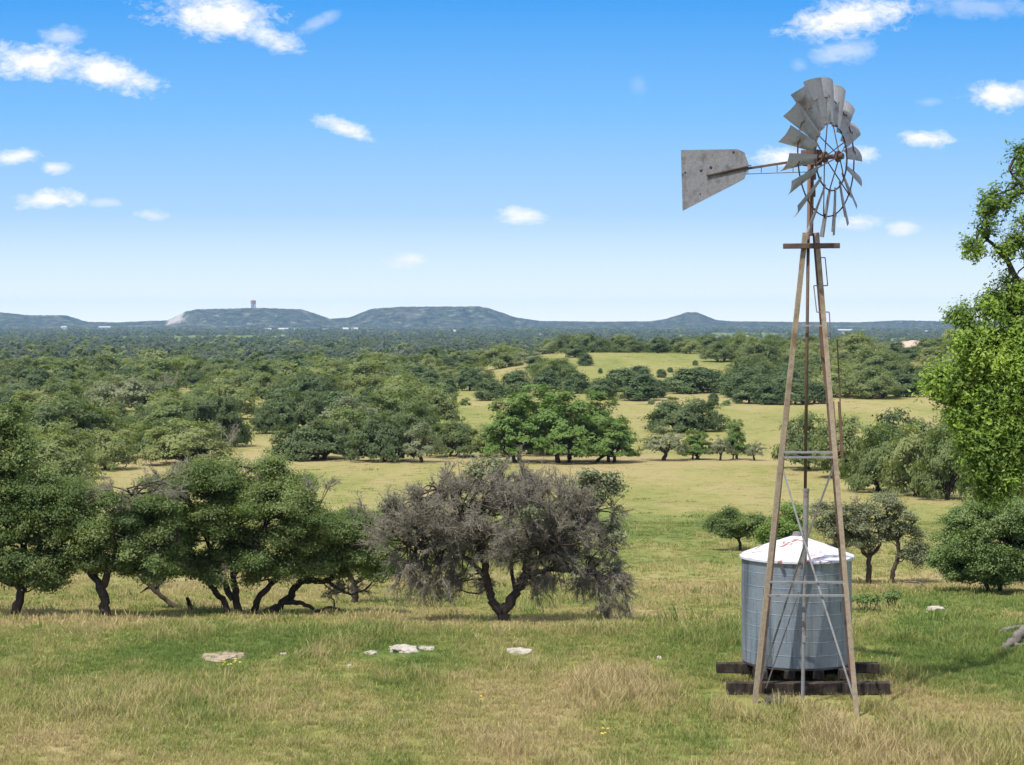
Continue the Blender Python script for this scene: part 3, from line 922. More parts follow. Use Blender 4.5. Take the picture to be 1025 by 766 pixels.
# ------------------------------------------------------------------ near trees, each shaped after the photograph
class Near:
    def __init__(self, name, label, px, py, cat='tree', group=None, d=None):
        self.p = locate(px, py) if d is None else Vector(((px - CX) / F * d, d, float(G((px - CX) / F * d, d))))
        self.s = F / self.p.y
        self.e = link(name, None, None, self.p)
        tag(self.e, label, cat, group)
        self.px0, self.py0 = px, py
        self.wood, self.lv, self.pts = Acc(), Acc(), []
        self.g = np.random.default_rng(int(px * 13 + py))
    def L(self, px, py, dy=0.0):
        """picture position at the tree's own distance -> metres from its base; dy = metres further away"""
        k = 1 + dy / self.p.y
        return np.array([(px - CX) / self.s * k - self.p.x, dy, EYE - (py - HY) / self.s * k - self.p.z])
    def limb(self, pts, r0, r1, sides=7):
        """pts: (px, py, dy); radii in pixels"""
        q = np.array([self.L(*p) for p in pts])
        n = max(6, 4 * len(pts))
        t = np.linspace(0, 1, len(q)); tt = np.linspace(0, 1, n)
        q2 = np.column_stack([np.interp(tt, t, q[:, i]) for i in range(3)])
        for _ in range(2):
            q2[1:-1] = (q2[:-2] + 2 * q2[1:-1] + q2[2:]) / 4
        q2[1:-1] += self.g.normal(size=(n - 2, 3)) * .18 * r0 / self.s
        self.wood.tube(q2, np.linspace(r0, r1, n) / self.s * self.g.uniform(.9, 1.12, n), sides)
        self.pts.append(q2[n // 3:])
    def crown(self, blobs, per, leaf, rc, depth=.8, tint=None, branch=1.0, droop=0.0, shell=.2):
        A = np.concatenate(self.pts)
        for (cx, cy, rx, ry, n) in blobs:
            c0 = self.L(cx, cy)
            for i in range(n):
                dr = rand_dirs(1, self.g)[0] * self.g.uniform(shell, 1) ** .6
                c = c0 + dr * np.array([rx / self.s, rx / self.s * depth, ry / self.s])
                c[2] = max(c[2], .35)
                near = A[np.argmin(np.linalg.norm(A - c, axis=1) + self.g.random(len(A)) * .8)]
                self.wood.tube(curve_pts(near, c, self.g, .1, .06, 5), np.linspace(.032, .009, 5) * branch, 4)
                for b in range(3):
                    e_ = c + rand_dirs(1, self.g)[0] * rc * .9
                    self.wood.tube(curve_pts(c, e_, self.g, .1, 0, 3), np.array([.010, .007, .003]) * branch, 3)
                if per:
                    clump_leaves(self.lv, c, rc * self.g.uniform(.75, 1.25), per, leaf, self.g, tint, .85, 12, .36, .5)
    def twigs(self, blobs, rc, nb=9, nt=11, mat_r=.0055, depth=.8, droop=0.0, shell=.2):
        A = np.concatenate(self.pts)
        for (cx, cy, rx, ry, n) in blobs:
            c0 = self.L(cx, cy)
            for i in range(n):
                dr = rand_dirs(1, self.g)[0] * self.g.uniform(shell, 1) ** .6
                c = c0 + dr * np.array([rx / self.s, rx / self.s * depth, ry / self.s])
                near = A[np.argmin(np.linalg.norm(A - c, axis=1) + self.g.random(len(A)) * .6)]
                self.wood.tube(curve_pts(near, c, self.g, .12, .06, 5), np.linspace(.028, .010, 5), 4, 0)
                out = (c - near); out /= np.linalg.norm(out) + 1e-6
                dirs = rand_dirs(nb, self.g) * .9 + out * .55; dirs[:, 2] -= droop
                E = c + dirs * rc * self.g.uniform(.6, 1.2, (nb, 1))
                self.wood.segs(np.repeat(c[None], nb, 0), E, mat_r * 1.6, mat_r, 1)
                k = self.g.integers(0, nb, nb * nt); t = self.g.uniform(.15, 1, (nb * nt, 1))
                P_ = c + (E[k] - c) * t
                D = rand_dirs(nb * nt, self.g) * .8 + dirs[k] * .5; D[:, 2] -= droop
                Q_ = P_ + D * rc * self.g.uniform(.2, .5, (nb * nt, 1))
                self.wood.segs(P_, Q_, mat_r, mat_r * .5, 1)
                m_ = nb * nt * 2
                k2 = self.g.integers(0, nb * nt, m_); t2 = self.g.uniform(.3, 1, (m_, 1))
                P2 = P_[k2] + (Q_[k2] - P_[k2]) * t2
                Q2 = P2 + rand_dirs(m_, self.g) * rc * self.g.uniform(.1, .28, (m_, 1))
                self.wood.segs(P2, Q2, mat_r * .75, mat_r * .4, 1)
    def build(self, lmat=None, wmats=None):
        if self.wood.n:
            link('trunk', self.wood.mesh('trunk', wmats or [M_BARK, M_TWIG], True), self.e)
        if self.lv.n:
            link('crown', self.lv.mesh('crown', [lmat or M_OAKN]), self.e)
        return self.e

# the tree cut by the left picture edge
t = Near('oak_tree', 'dark leafy oak at the left picture edge with a slanting trunk', 14, 617)
t.limb([(14, 622, 0), (20, 595, 0), (27, 570, 0), (22, 530, .2)], 5.5, 3)
t.limb([(27, 570, 0), (50, 530, .3), (52, 500, .2)], 3, 1.5)
t.limb([(24, 545, 0), (-10, 510, .3), (-25, 480, .2)], 3, 1.2)
t.limb([(22, 530, .2), (15, 480, 0), (8, 430, 0)], 3, 1.2)
t.crown([(0, 520, 50, 50, 42), (4, 452, 32, 46, 30), (35, 505, 24, 36, 22), (-40, 500, 45, 70, 30), (10, 568, 44, 20, 20), (50, 578, 20, 12, 6)], 900, .040, .36)
t.build(M_OAKN)
# second from left, single forked trunk
t = Near('live_oak', 'live oak with a single forked trunk, second from the left picture edge', 106, 618)
t.limb([(107, 624, 0), (104, 600, 0), (100, 585, 0)], 5.8, 4.4)
t.limb([(101, 588, 0), (84, 560, .2), (70, 530, .3), (66, 500, .2)], 4, 1.6)
t.limb([(101, 588, 0), (112, 565, -.2), (140, 548, -.2), (178, 538, 0)], 4.4, 1.8)
t.limb([(112, 567, 0), (122, 530, .2), (132, 495, .2)], 3.4, 1.3)
t.limb([(95, 577, 0), (97, 540, .5), (100, 500, .4)], 3, 1.2)
t.crown([(110, 522, 56, 34, 32), (75, 544, 38, 28, 18), (150, 526, 36, 28, 17), (64, 500, 30, 22, 10), (120, 560, 50, 14, 10), (45, 568, 28, 18, 16), (150, 560, 34, 18, 16), (140, 574, 22, 10, 6)], 850, .038, .34)
t.twigs([(118, 498, 30, 18, 12), (165, 485, 26, 16, 8)], .32, 7, 8)
t.build(M_OAKN)
# fallen dead trunk and the stump beside it
t = Near('dead_trunk', 'dead crooked trunk leaning out of the grass between two live oaks', 182, 610, 'dead tree')
t.limb([(186, 612, 0), (172, 606, 0), (158, 594, 0), (153, 580, .1), (156, 566, .1)], 3.4, 1.0)
t.limb([(158, 594, 0), (148, 584, 0), (139, 578, -.2), (137, 570, 0)], 2.2, .8)
t.limb([(155, 588, 0), (164, 580, 0), (166, 572, .1)], 2, .8)
t.limb([(150, 588, 0), (140, 593, 0)], 1.4, .5)
t.build(None, [M_BARK])
t = Near('stump', 'thin dark upright stump beside the dead crooked trunk', 190, 613, 'stump')
t.limb([(192, 615, 0), (190, 606, 0), (187, 598, 0)], 3, 1.6)
t.build(None, [M_BARK])
# the big multi-stemmed live oak
t = Near('live_oak', 'biggest live oak of the near row with several dark leaning stems', 236, 615)
t.limb([(232, 619, 0), (222, 600, 0), (208, 583, 0), (196, 560, .3)], 3.6, 2.0)
t.limb([(238, 619, 0), (236, 595, 0), (233, 570, 0), (228, 530, .2)], 4.4, 2.0)
t.limb([(233, 600, 0), (222, 580, .3), (212, 555, .4), (200, 520, .5)], 3.6, 1.6)
t.limb([(250, 619, .2), (258, 600, .2), (268, 588, .2), (290, 565, .3), (310, 540, .2)], 3.8, 1.6)
t.limb([(234, 575, 0), (255, 545, -.4), (275, 510, -.4)], 3, 1.2)
t.limb([(228, 540, .2), (225, 500, .2), (235, 470, .3)], 2.6, 1)
t.crown([(245, 518, 88, 50, 60), (190, 508, 48, 42, 24), (292, 522, 50, 38, 25), (240, 475, 56, 16, 20), (225, 568, 75, 16, 22), (165, 555, 34, 22, 16), (300, 566, 30, 14, 9), (195, 572, 22, 12, 6), (320, 545, 30, 26, 16)], 900, .038, .36)
t.twigs([(180, 482, 28, 18, 16), (258, 498, 28, 18, 12), (300, 492, 32, 14, 12), (215, 560, 50, 16, 8)], .32, 7, 8)
t.build(M_OAKN)
# sprawling oak with contorted low limbs
t = Near('live_oak', 'sprawling live oak with contorted bare limbs snaking along the grass', 268, 614)
t.limb([(262, 617, 0), (278, 607, 0), (292, 598, 0), (293, 588, 0), (306, 580, 0), (326, 583, -.2), (338, 572, 0), (352, 566, 0)], 4.8, 2.2)
t.limb([(284, 603, 0), (302, 603, -.2), (314, 610, -.3)], 3, 1.6)
t.limb([(316, 613, -.3), (330, 607, -.3), (347, 613, -.4)], 1.8, .8)
t.limb([(328, 582, -.2), (338, 590, -.4), (352, 596, -.5), (366, 590, -.3)], 2, .8)
t.limb([(306, 580, 0), (318, 560, .2), (335, 540, .3)], 2.4, 1)
t.limb([(338, 572, 0), (360, 550, .2), (372, 530, .2)], 2.2, 1)
t.crown([(345, 545, 36, 34, 36), (325, 565, 34, 16, 12), (368, 560, 26, 24, 16)], 800, .037, .32)
t.twigs([(345, 588, 28, 12, 10), (320, 560, 20, 14, 8), (360, 520, 20, 14, 8)], .28, 7, 8)
t.build(M_OAKN)
t = Near('live_oak', 'small live oak on a short straight trunk left of the big grey tree', 354, 604)
t.limb([(354, 608, 0), (355, 595, 0), (354, 582, 0)], 3.8, 2.8)
t.limb([(354, 585, 0), (372, 572, .2), (390, 572, .3)], 2.6, 1.4)
t.limb([(354, 583, 0), (342, 560, .2), (350, 530, .3)], 2.4, 1)
t.crown([(365, 540, 40, 30, 34), (385, 570, 24, 16, 12)], 780, .038, .34)
t.build(M_OAKN)
# the grey, mostly leafless tree
t = Near('grey_tree', 'big grey mostly leafless tree with a forked dark trunk in the middle meadow', 504, 622)
t.limb([(505, 629, 0), (504, 618, 0), (502, 608, 0)], 7, 6)
t.limb([(501, 612, 0), (490, 600, 0), (488, 585, 0), (486, 555, -.2), (478, 525, -.2), (470, 510, -.3)], 5, 2.4)
t.limb([(504, 612, 0), (514, 598, 0), (524, 582, 0), (528, 560, .2), (530, 540, .2), (540, 510, .3)], 5.5, 2.4)
t.limb([(526, 578, 0), (548, 570, .3), (575, 572, .3), (600, 585, .3)], 3.4, 1.2)
t.limb([(488, 580, 0), (470, 560, -.4), (445, 548, -.4), (410, 545, -.2)], 3.2, 1.2)
t.limb([(480, 530, -.2), (460, 505, .2), (440, 490, .3)], 2.4, 1)
t.limb([(530, 545, .2), (560, 525, .6), (590, 515, .5)], 2.6, 1)
t.limb([(516, 596, 0), (512, 570, .8), (508, 520, .8), (500, 490, .8)], 2.2, 1)
t.limb([(524, 570, 0), (545, 555, -.8), (560, 545, -1.0)], 2.4, 1)
t.twigs([(500, 520, 88, 42, 96), (422, 532, 52, 42, 56), (580, 534, 46, 46, 48), (500, 490, 82, 20, 44)], .42, 9, 11, .0062)
t.twigs([(505, 548, 70, 20, 44), (470, 580, 26, 14, 10), (540, 580, 26, 12, 8)], .36, 9, 10, .0055, .7, .25)
t.twigs([(605, 585, 28, 28, 32), (430, 572, 40, 22, 22), (560, 560, 40, 24, 18)], .38, 8, 10, .0055, .8, .45)
t.crown([(592, 490, 26, 18, 10), (480, 474, 30, 10, 3), (395, 515, 22, 22, 7), (610, 540, 16, 16, 4), (500, 520, 90, 40, 7)], 230, .05, .3)
t.build(M_GREY, [M_BARK, M_TWIG])
# little trees right of the tank and behind it
t = Near('small_oak', 'small round oak on a short trunk left of the water tank', 741, 551)
t.limb([(741, 553, 0), (741, 545, 0), (739, 538, 0)], 1.8, 1.3)
t.limb([(739, 540, 0), (728, 532, .2), (718, 525, .2)], 1, .4)
t.limb([(739, 540, 0), (750, 530, 0), (760, 525, .2)], 1, .4)
t.crown([(738, 526, 28, 14, 30), (722, 528, 14, 9, 8), (758, 527, 12, 12, 8)], 520, .06, .42)
t.build(M_OAKN)
t = Near('small_oak', 'small bright leafy oak behind the water tank roof', 786, 556)
t.limb([(786, 558, 0), (786, 540, 0), (788, 520, 0)], 1.8, 1)
t.crown([(788, 528, 16, 24, 26), (776, 534, 14, 14, 8)], 520, .06, .42, .8, .8)
t.build(M_BRIGHT)
t = Near('small_oak', 'grey-green small oak with a straight dark trunk just right of the water tank', 868, 585)
t.limb([(870, 588, 0), (869, 572, 0), (870, 556, 0)], 3, 2.4)
t.limb([(870, 558, 0), (858, 545, .2), (846, 530, .2), (840, 515, .2)], 2.2, .8)
t.limb([(870, 558, 0), (882, 545, 0), (878, 525, .2), (874, 510, .1)], 2, .8)
t.crown([(850, 535, 32, 26, 24), (868, 525, 20, 20, 10), (830, 520, 20, 18, 9)], 480, .044, .32)
t.twigs([(870, 545, 20, 14, 10), (858, 515, 22, 14, 8)], .3, 7, 8)
t.build(M_GREY)
t = Near('small_oak', 'taller airy small oak with a bent trunk, right of the straight-trunked one', 893, 585)
t.limb([(892, 588, 0), (894, 572, 0), (900, 555, 0), (898, 538, 0)], 2.6, 2)
t.limb([(898, 542, 0), (890, 522, 0), (886, 505, .2)], 1.8, .7)
t.limb([(900, 553, 0), (914, 548, .2), (924, 545, .2)], 1.8, .7)
t.limb([(898, 540, 0), (910, 528, .2), (918, 520, .1)], 1.6, .7)
t.crown([(900, 525, 24, 14, 11), (889, 506, 14, 12, 8), (914, 555, 20, 16, 11), (908, 540, 22, 12, 6)], 480, .044, .3)
t.build(M_GREY)
t = Near('large_shrub', 'big rounded green shrub at the right picture edge above the lush grass', 998, 594, 'shrub')
t.limb([(990, 596, 0), (985, 575, 0), (975, 550, 0)], 2.4, 1)
t.limb([(1000, 596, 0), (1005, 570, .2), (1010, 540, 0)], 2.4, 1)
t.crown([(995, 548, 55, 38, 110), (1005, 522, 46, 20, 40), (960, 560, 24, 26, 22), (1040, 550, 40, 40, 36), (965, 526, 18, 12, 10)], 700, .042, .36, .8, None, 1, 0, .5)
t.build(M_SHRUB)
t = Near('large_shrub', 'green shrub behind the big rounded shrub at the right picture edge', 1010, 548, 'shrub')
t.limb([(1010, 550, 0), (1008, 530, 0), (1000, 515, 0)], 2, 1)
t.crown([(1005, 518, 38, 20, 40), (975, 522, 20, 14, 12), (1035, 520, 30, 22, 20)], 480, .06, .45)
t.build(M_SHRUB)

# the bright tree whose branches reach in from the right
t = Near('leafy_tree', 'near broadleaf tree reaching in from the right with bright sunlit leaves', 1090, 790, d=31.0)
t.limb([(1090, 800, 0), (1085, 700, 0), (1088, 560, 0), (1075, 440, .3), (1060, 330, .2), (1050, 220, .2), (1045, 150, 0)], 17, 3, 9)
t.limb([(1088, 560, 0), (1050, 500, .5), (1010, 455, .6), (975, 425, .5), (930, 392, .3)], 6, 1.0)
t.limb([(1078, 450, .2), (1030, 390, .6), (990, 350, .6), (965, 325, .4)], 5, 1.0)
t.limb([(1060, 330, .2), (1025, 290, 0), (1005, 255, .1), (980, 232, .1)], 5, 1.2)
t.limb([(1050, 230, .2), (1030, 195, 0), (1010, 170, 0)], 4, 1)
t.limb([(1075, 440, .3), (1120, 340, .2), (1160, 260, 0)], 8, 2)
t.limb([(1088, 560, 0), (1140, 480, .2), (1190, 420, 0)], 8, 2)
g = t.g
def sprays(tree, blobs, rc, ns, nl, leaf, tint, depth=.7):
    A = np.concatenate(tree.pts)
    for (cx, cy, rx, ry, n, tn) in blobs:
        c0 = tree.L(cx, cy)
        for i in range(n):
            dr = rand_dirs(1, g)[0] * g.uniform(.2, 1) ** .6
            c = c0 + dr * np.array([rx / tree.s, rx / tree.s * depth, ry / tree.s])
            near = A[np.argmin(np.linalg.norm(A - c, axis=1) + g.random(len(A)) * .3)]
            tree.wood.tube(curve_pts(near, c, g, .1, .06, 5), np.linspace(.02, .006, 5), 4)
            D = rand_dirs(ns, g) + (c - near) / (np.linalg.norm(c - near) + 1e-6) * .5
            D /= np.linalg.norm(D, axis=1, keepdims=True)
            E = c + D * rc * g.uniform(.6, 1.2, (ns, 1)); E[:, 2] -= rc * .25 * g.random(ns)
            tree.wood.segs(np.repeat(c[None], ns, 0), E, .005, .002)
            k = np.repeat(np.arange(ns), nl); tt_ = np.tile(np.linspace(.25, 1.05, nl), ns)[:, None]
            P_ = c + (E[k] - c) * tt_ + g.normal(size=(ns * nl, 3)) * .03
            N_ = np.array([0, 0, .5]) + g.normal(size=(ns * nl, 3)) * .4 + D[k] * .8
            ti = np.clip(tn + g.normal() * .16 + g.normal(size=ns)[k] * .08 + g.normal(size=ns * nl) * .12, 0, 1)  # tn per blob puts sunlit and shaded masses into the leaf colour
            tree.lv.leaves(P_, N_, leaf, ti, .42, g)
sprays(t, [(1022, 175, 18, 28, 9, .3), (1000, 203, 14, 20, 5, .25), (982, 234, 14, 13, 5, .25), (1010, 246, 14, 22, 5, .3), (1014, 292, 20, 18, 14, .4), (1002, 308, 22, 10, 8, .55),
           (962, 318, 12, 10, 5, .3), (1060, 240, 50, 90, 60, .4)], .25, 20, 12, .036, .3)
sprays(t, [(996, 350, 36, 24, 17, .8), (1022, 378, 30, 46, 19, .75), (970, 345, 18, 20, 8, .75), (948, 384, 18, 14, 8, .7), (976, 392, 24, 20, 11, .6),
           (1000, 430, 34, 28, 17, .5), (980, 455, 20, 22, 8, .45), (1018, 465, 26, 24, 11, .4), (992, 482, 18, 12, 5, .4), (1006, 402, 30, 36, 18, .65), (994, 440, 24, 32, 13, .5),
           (1025, 350, 20, 40, 12, .8), (962, 418, 14, 16, 5, .55), (1085, 400, 60, 90, 60, .55), (1160, 330, 70, 110, 50, .5)],
       .34, 40, 14, .036, .6)
t.build(M_PECAN)

# low weeds, logs, rocks and flowers of the foreground
def weed(px, py, wp, hp_, label, mat=M_SHRUB, n=26, leaf=.035):
    t = Near('weed', label, px, py, 'weed')
    for k in range(7):
        a_ = t.g.uniform(-.45, .45)
        t.limb([(px + a_ * wp * .3, py + 1, 0), (px + a_ * wp * .8, py - hp_ * .5, t.g.normal() * .1), (px + a_ * wp, py - hp_ * t.g.uniform(.7, 1), t.g.normal() * .15)], .5, .2, 4)
    t.crown([(px, py - hp_ * .5, wp * .42, hp_ * .42, n)], 60, leaf, .16, .8, None, .3)
    t.build(mat)
weed(868, 613, 34, 18, 'leafy green weed patch in the grass right of the water tank')
weed(893, 609, 18, 12, 'smaller leafy weed beside the weed patch right of the water tank')
t = Near('weed', 'dry tangled weed clump at the foot of the left windmill leg', 776, 706, 'weed')
for k in range(9):
    t.limb([(776 + k * 2.4 - 10, 707, 0), (776 + k * 3.4 - 14, 702, .05), (776 + k * 4.2 - 17, 699 + (k % 3) * 2, .1)], .5, .2, 4)
t.twigs([(776, 703, 13, 4, 14)], .14, 7, 8, .0035)
t.build(None, [M_TWIG, M_TWIG])
weed(845, 535, 44, 16, 'low grey-green scrub behind the water tank roof on its right', M_GREY, 24, .07)

def log_thing(name, label, pts, r0, r1, mat=M_DEAD, cat='log'):
    t = Near(name, label, pts[0][0], pts[0][1], cat)
    return t
t = Near('fallen_branch', 'weathered grey fallen branch in the grass at the right picture edge', 1006, 650, 'branch')
t.limb([(1004, 651, 0), (1014, 642, 0), (1026, 630, .2), (1046, 622, .3)], 4.2, 5.5)
t.limb([(1012, 644, 0), (1022, 646, -.2), (1032, 641, -.2)], 2.0, 1.0)
t.build(None, [M_DEAD])
t = Near('fallen_branch', 'half-buried grey branch lying just behind the weathered fallen branch', 1000, 634, 'branch')
t.limb([(998, 635, 0), (1006, 630, 0), (1016, 628, 0), (1024, 629, .1)], 1.6, 3.0)
t.build(None, [M_DEAD])
t = Near('fallen_branch', 'thin dark fallen branch in the straw-coloured grass near the two small oaks', 926, 590, 'branch')
t.limb([(929, 591, 0), (922, 584, 0), (912, 582, 0), (905, 583, 0)], 1.3, .5)
t.build(None, [M_DEAD])

def rock_material():
    m, t, b = new_mat('limestone')
    tcd = t.n('ShaderNodeTexCoord')
    n_ = t.noise(6, 6, .65, tcd.outputs['Object'])
    t.l(t.ramp(n_, [(.3, (.17, .145, .11)), (.5, (.36, .32, .255)), (.75, (.50, .46, .39))]), b.inputs['Base Color'])
    b.inputs['Roughness'].default_value = .95
    bu = t.n('ShaderNodeBump'); bu.inputs['Strength'].default_value = .6; bu.inputs['Distance'].default_value = .05
    t.l(n_, bu.inputs['Height']); t.l(bu.outputs[0], b.inputs['Normal'])
    return m
M_ROCK = rock_material()
M_TANROCK = bark_material('tan_rock', (.20, .15, .10), (.42, .34, .25), 5)
def rock(px, py, wp, hpix, label, seed):
    p = locate(px, py); s_ = F / p.y; p.z -= .01
    bm = bmesh.new()
    bmesh.ops.create_icosphere(bm, subdivisions=4, radius=1)
    for v_ in bm.verts:
        c = v_.co
        n_ = mnoise.fractal(c * 1.6 + Vector((seed * 7.1, 0, 0)), 1.0, 2.0, 4)
        f = 1 + .38 * n_
        zz = max(-.6, min(c.z * f, .55 + .2 * n_))
        v_.co = Vector((c.x * f * wp / 2 / s_, c.y * f * wp * .55 / s_ * 1.2, zz * max(.05, hpix / s_ * 1.25)))
    me = bpy.data.meshes.new('rock'); bm.to_mesh(me); bm.free()
    for po in me.polygons: po.use_smooth = True
    me.materials.append(M_ROCK if seed != 5 else M_TANROCK)
    o = link('rock', me, None, p)
    o.rotation_euler.z = random.uniform(-.3, .3)
    tag(o, label, 'rock')
rock(404, 651, 28, 5, 'largest white limestone slab in the grass below the grey tree', 1)
rock(371, 654, 13, 3, 'small pale stone just left of the largest limestone slab', 2)
rock(427, 650, 16, 3, 'thin pale stone just right of the largest limestone slab', 3)
rock(519, 653, 24, 4, 'white limestone slab on its own below and right of the grey tree trunk', 4)
rock(222, 657, 44, 1.4, 'wide flat tan limestone slab on the left, almost level with the grass', 5)
rock(350, 667, 5, 3, 'pebble-sized white stone below the small pale stone', 6)
rock(936, 611, 17, 5, 'white stone in the lush grass right of the water tank', 7)
rock(926, 614, 5, 3, 'little white stone at the left end of the stone in the lush grass', 8)
rock(660, 660, 5, 4, 'tiny white stone in the grass left of the timber stand', 9)
rock(284, 656, 7, 3, 'small pale stone at the right end of the wide tan slab', 10)

m_yel, t_, b_ = new_mat('yellow_petals')
t_.l(t_.mix(t_.noise(40, 2), (.55, .36, .02), (.62, .46, .05)), b_.inputs['Base Color'])
def flower(px, py, n, wp, label):
    p = locate(px, py); s_ = F / p.y
    e = link('wildflower', None, None, p); tag(e, label, 'flower')
    g = np.random.default_rng(int(px))
    st, pt = Acc(), Acc()
    for k in range(n):
        x_, y_ = g.normal() * wp / s_ * .35, g.normal() * .12
        h_ = g.uniform(.22, .32)
        st.tube([[x_, y_, -.02], [x_ + .02, y_, h_ * .5], [x_ + .03, y_, h_]], [.004, .003, .003], 4)
        for q in range(6):
            a_ = q * math.pi / 3
            c = np.array([[x_ + .03 + math.cos(a_) * .014, y_ + math.sin(a_) * .014, h_ + .004]])
            pt.leaves(c, np.array([[math.cos(a_) * .3, math.sin(a_) * .3 - .5, .8]]), .017, np.array([.5]), .4, g)
    link('stem', st.mesh('stem', [M_SHRUB]), e); link('petals', pt.mesh('petals', [m_yel]), e)
flower(229, 677, 12, 14, 'clump of yellow wildflowers in the grass below the wide tan slab')
flower(604, 748, 5, 6, 'few yellow wildflowers at the bottom centre of the meadow')
flower(478, 715, 2, 4, 'pair of tiny yellow wildflowers left of the bottom centre flowers')

# ------------------------------------------------------------------ solid objects
class MB:
    def __init__(self): self.bm = bmesh.new()
    def box(self, c, size, rot=None):
        r = bmesh.ops.create_cube(self.bm, size=1.0)
        M_ = Matrix.Translation(Vector(c)) @ (rot.to_4x4() if rot else Matrix.Identity(4)) @ Matrix.Diagonal((*size, 1))
        bmesh.ops.transform(self.bm, matrix=M_, verts=r['verts'])
        return r['verts']
    def cyl(self, a, b, r0, r1=None, seg=12, caps=True):
        a, b = Vector(a), Vector(b); r1 = r0 if r1 is None else r1
        L = (b - a).length
        r = bmesh.ops.create_cone(self.bm, cap_ends=caps, segments=seg, radius1=r0, radius2=r1, depth=L)
        q = (b - a).to_track_quat('Z', 'Y')
        bmesh.ops.transform(self.bm, matrix=Matrix.Translation((a + b) / 2) @ q.to_matrix().to_4x4(), verts=r['verts'])
    def bar(self, a, b, wx, wy, up=(0, 1, 0)):
        a, b = Vector(a), Vector(b)
        z = (b - a).normalized(); x = Vector(up).cross(z).normalized(); y = z.cross(x)
        rot = Matrix((x, y, z)).transposed()
        self.box((a + b) / 2, (wx, wy, (b - a).length), rot)
    def angle(self, a, b, wdt, th, sx=1, sy=1):
        """L-shaped steel angle from a to b, one flange across the view and one along it"""
        a, b = Vector(a), Vector(b)
        z = (b - a).normalized(); y = z.cross(Vector((1, 0, 0))).normalized(); x = y.cross(z)
        L = (b - a).length
        rot = Matrix((x, y, z)).transposed(); m_ = (a + b) / 2
        self.box(m_ + rot @ Vector((0, 0, 0)), (wdt, th, L), rot)
        self.box(m_ + rot @ Vector((sx * (wdt / 2 - th / 2), sy * (wdt / 2 + th * .5), 0)), (th, wdt - .002, L * .9995), rot)
    def torus(self, c, axis, Rr, r, seg=48, sec=6):
        axis = Vector(axis).normalized()
        q = axis.to_track_quat('Z', 'Y').to_matrix()
        vs = []
        for i in range(seg):
            a_ = 2 * math.pi * i / seg
            for j in range(sec):
                b_ = 2 * math.pi * j / sec
                p = Vector(((Rr + r * math.cos(b_)) * math.cos(a_), (Rr + r * math.cos(b_)) * math.sin(a_), r * math.sin(b_)))
                vs.append(self.bm.verts.new(Vector(c) + q @ p))
        for i in range(seg):
            for j in range(sec):
                self.bm.faces.new((vs[i * sec + j], vs[((i + 1) % seg) * sec + j], vs[((i + 1) % seg) * sec + (j + 1) % sec], vs[i * sec + (j + 1) % sec]))
    def build(self, name, mat, parent=None, loc=None, smooth_=False, bevel=0):
        if bevel:
            bmesh.ops.bevel(self.bm, geom=list(self.bm.edges), offset=bevel, segments=1, affect='EDGES')
        bmesh.ops.recalc_face_normals(self.bm, faces=self.bm.faces)
        me = bpy.data.meshes.new(name); self.bm.to_mesh(me); self.bm.free()
        if smooth_:
            for po in me.polygons: po.use_smooth = True
        me.materials.append(mat)
        return link(name, me, parent, loc)

def metal(name, c0, c1, rust=(.16, .075, .04), rusty=.5, metallic=.35, rough=.55, scale=5, zrust=None, streak=(1, 1, 1)):
    m, t, b = new_mat(name)
    tcd = t.n('ShaderNodeTexCoord')
    v_ = t.vscale(tcd.outputs['Object'], streak)
    n_ = t.noise(scale, 6, .65, v_)
    n2_ = t.noise(scale * 6, 4, .6, v_)
    base = t.mix(t.maprange(n2_, .3, .7), c0, c1)
    thr = t.maprange(n_, .62 - rusty * .4, .82 - rusty * .4)
    if zrust:
        sp_ = t.n('ShaderNodeSeparateXYZ'); t.l(tcd.outputs['Object'], sp_.inputs[0])
        thr = t.math('MULTIPLY', thr, t.maprange(sp_.outputs['Z'], zrust[0], zrust[1], .25, 1.0))
    t.l(t.mix(thr, base, rust), b.inputs['Base Color'])
    t.l(t.math('MULTIPLY', t.math('SUBTRACT', 1.0, thr), metallic), b.inputs['Metallic'])
    t.l(t.maprange(n2_, 0, 1, rough - .1, rough + .2), b.inputs['Roughness'])
    bu = t.n('ShaderNodeBump'); bu.inputs['Strength'].default_value = .15; bu.inputs['Distance'].default_value = .01
    t.l(n2_, bu.inputs['Height']); t.l(bu.outputs[0], b.inputs['Normal'])
    return m
M_LEG = metal('weathered_leg_steel', (.385, .305, .195), (.24, .205, .155), (.17, .105, .06), .4, .1, .75, 2.6, (2, 7))
M_RUST = metal('rusty_iron', (.11, .068, .05), (.165, .105, .078), (.075, .045, .035), .5, .1, .8, 6)
M_ROD = metal('rusty_rod', (.12, .08, .06), (.18, .12, .09), (.14, .07, .04), .5, .1, .8, 6)
M_GALV = metal('galvanised_steel', (.21, .21, .205), (.31, .31, .305), (.15, .10, .065), .32, .35, .6, 6)
M_BLADE = metal('galvanised_blades', (.40, .405, .415), (.50, .505, .515), (.27, .22, .185), .25, .2, .55, 4)
M_VANE = metal('weathered_vane', (.15, .15, .16), (.25, .25, .262), (.10, .095, .095), .36, .2, .6, 6)

vt = NT(M_VANE.node_tree)
vb = M_VANE.node_tree.nodes['Principled BSDF']
vc = vt.n('ShaderNodeTexCoord')
vv_ = vt.n('ShaderNodeTexVoronoi'); vv_.inputs['Scale'].default_value = 5.5
vt.l(vc.outputs['Object'], vv_.inputs['Vector'])
vm = vt.math('MULTIPLY', vt.math('LESS_THAN', vv_.outputs['Distance'], .2), vt.math('GREATER_THAN', vt.noise(1.7, 3, .6, vc.outputs['Object']), .46))
old = vb.inputs['Base Color'].links[0].from_socket
vt.l(vt.mix(vm, old, (.025, .025, .028)), vb.inputs['Base Color'])

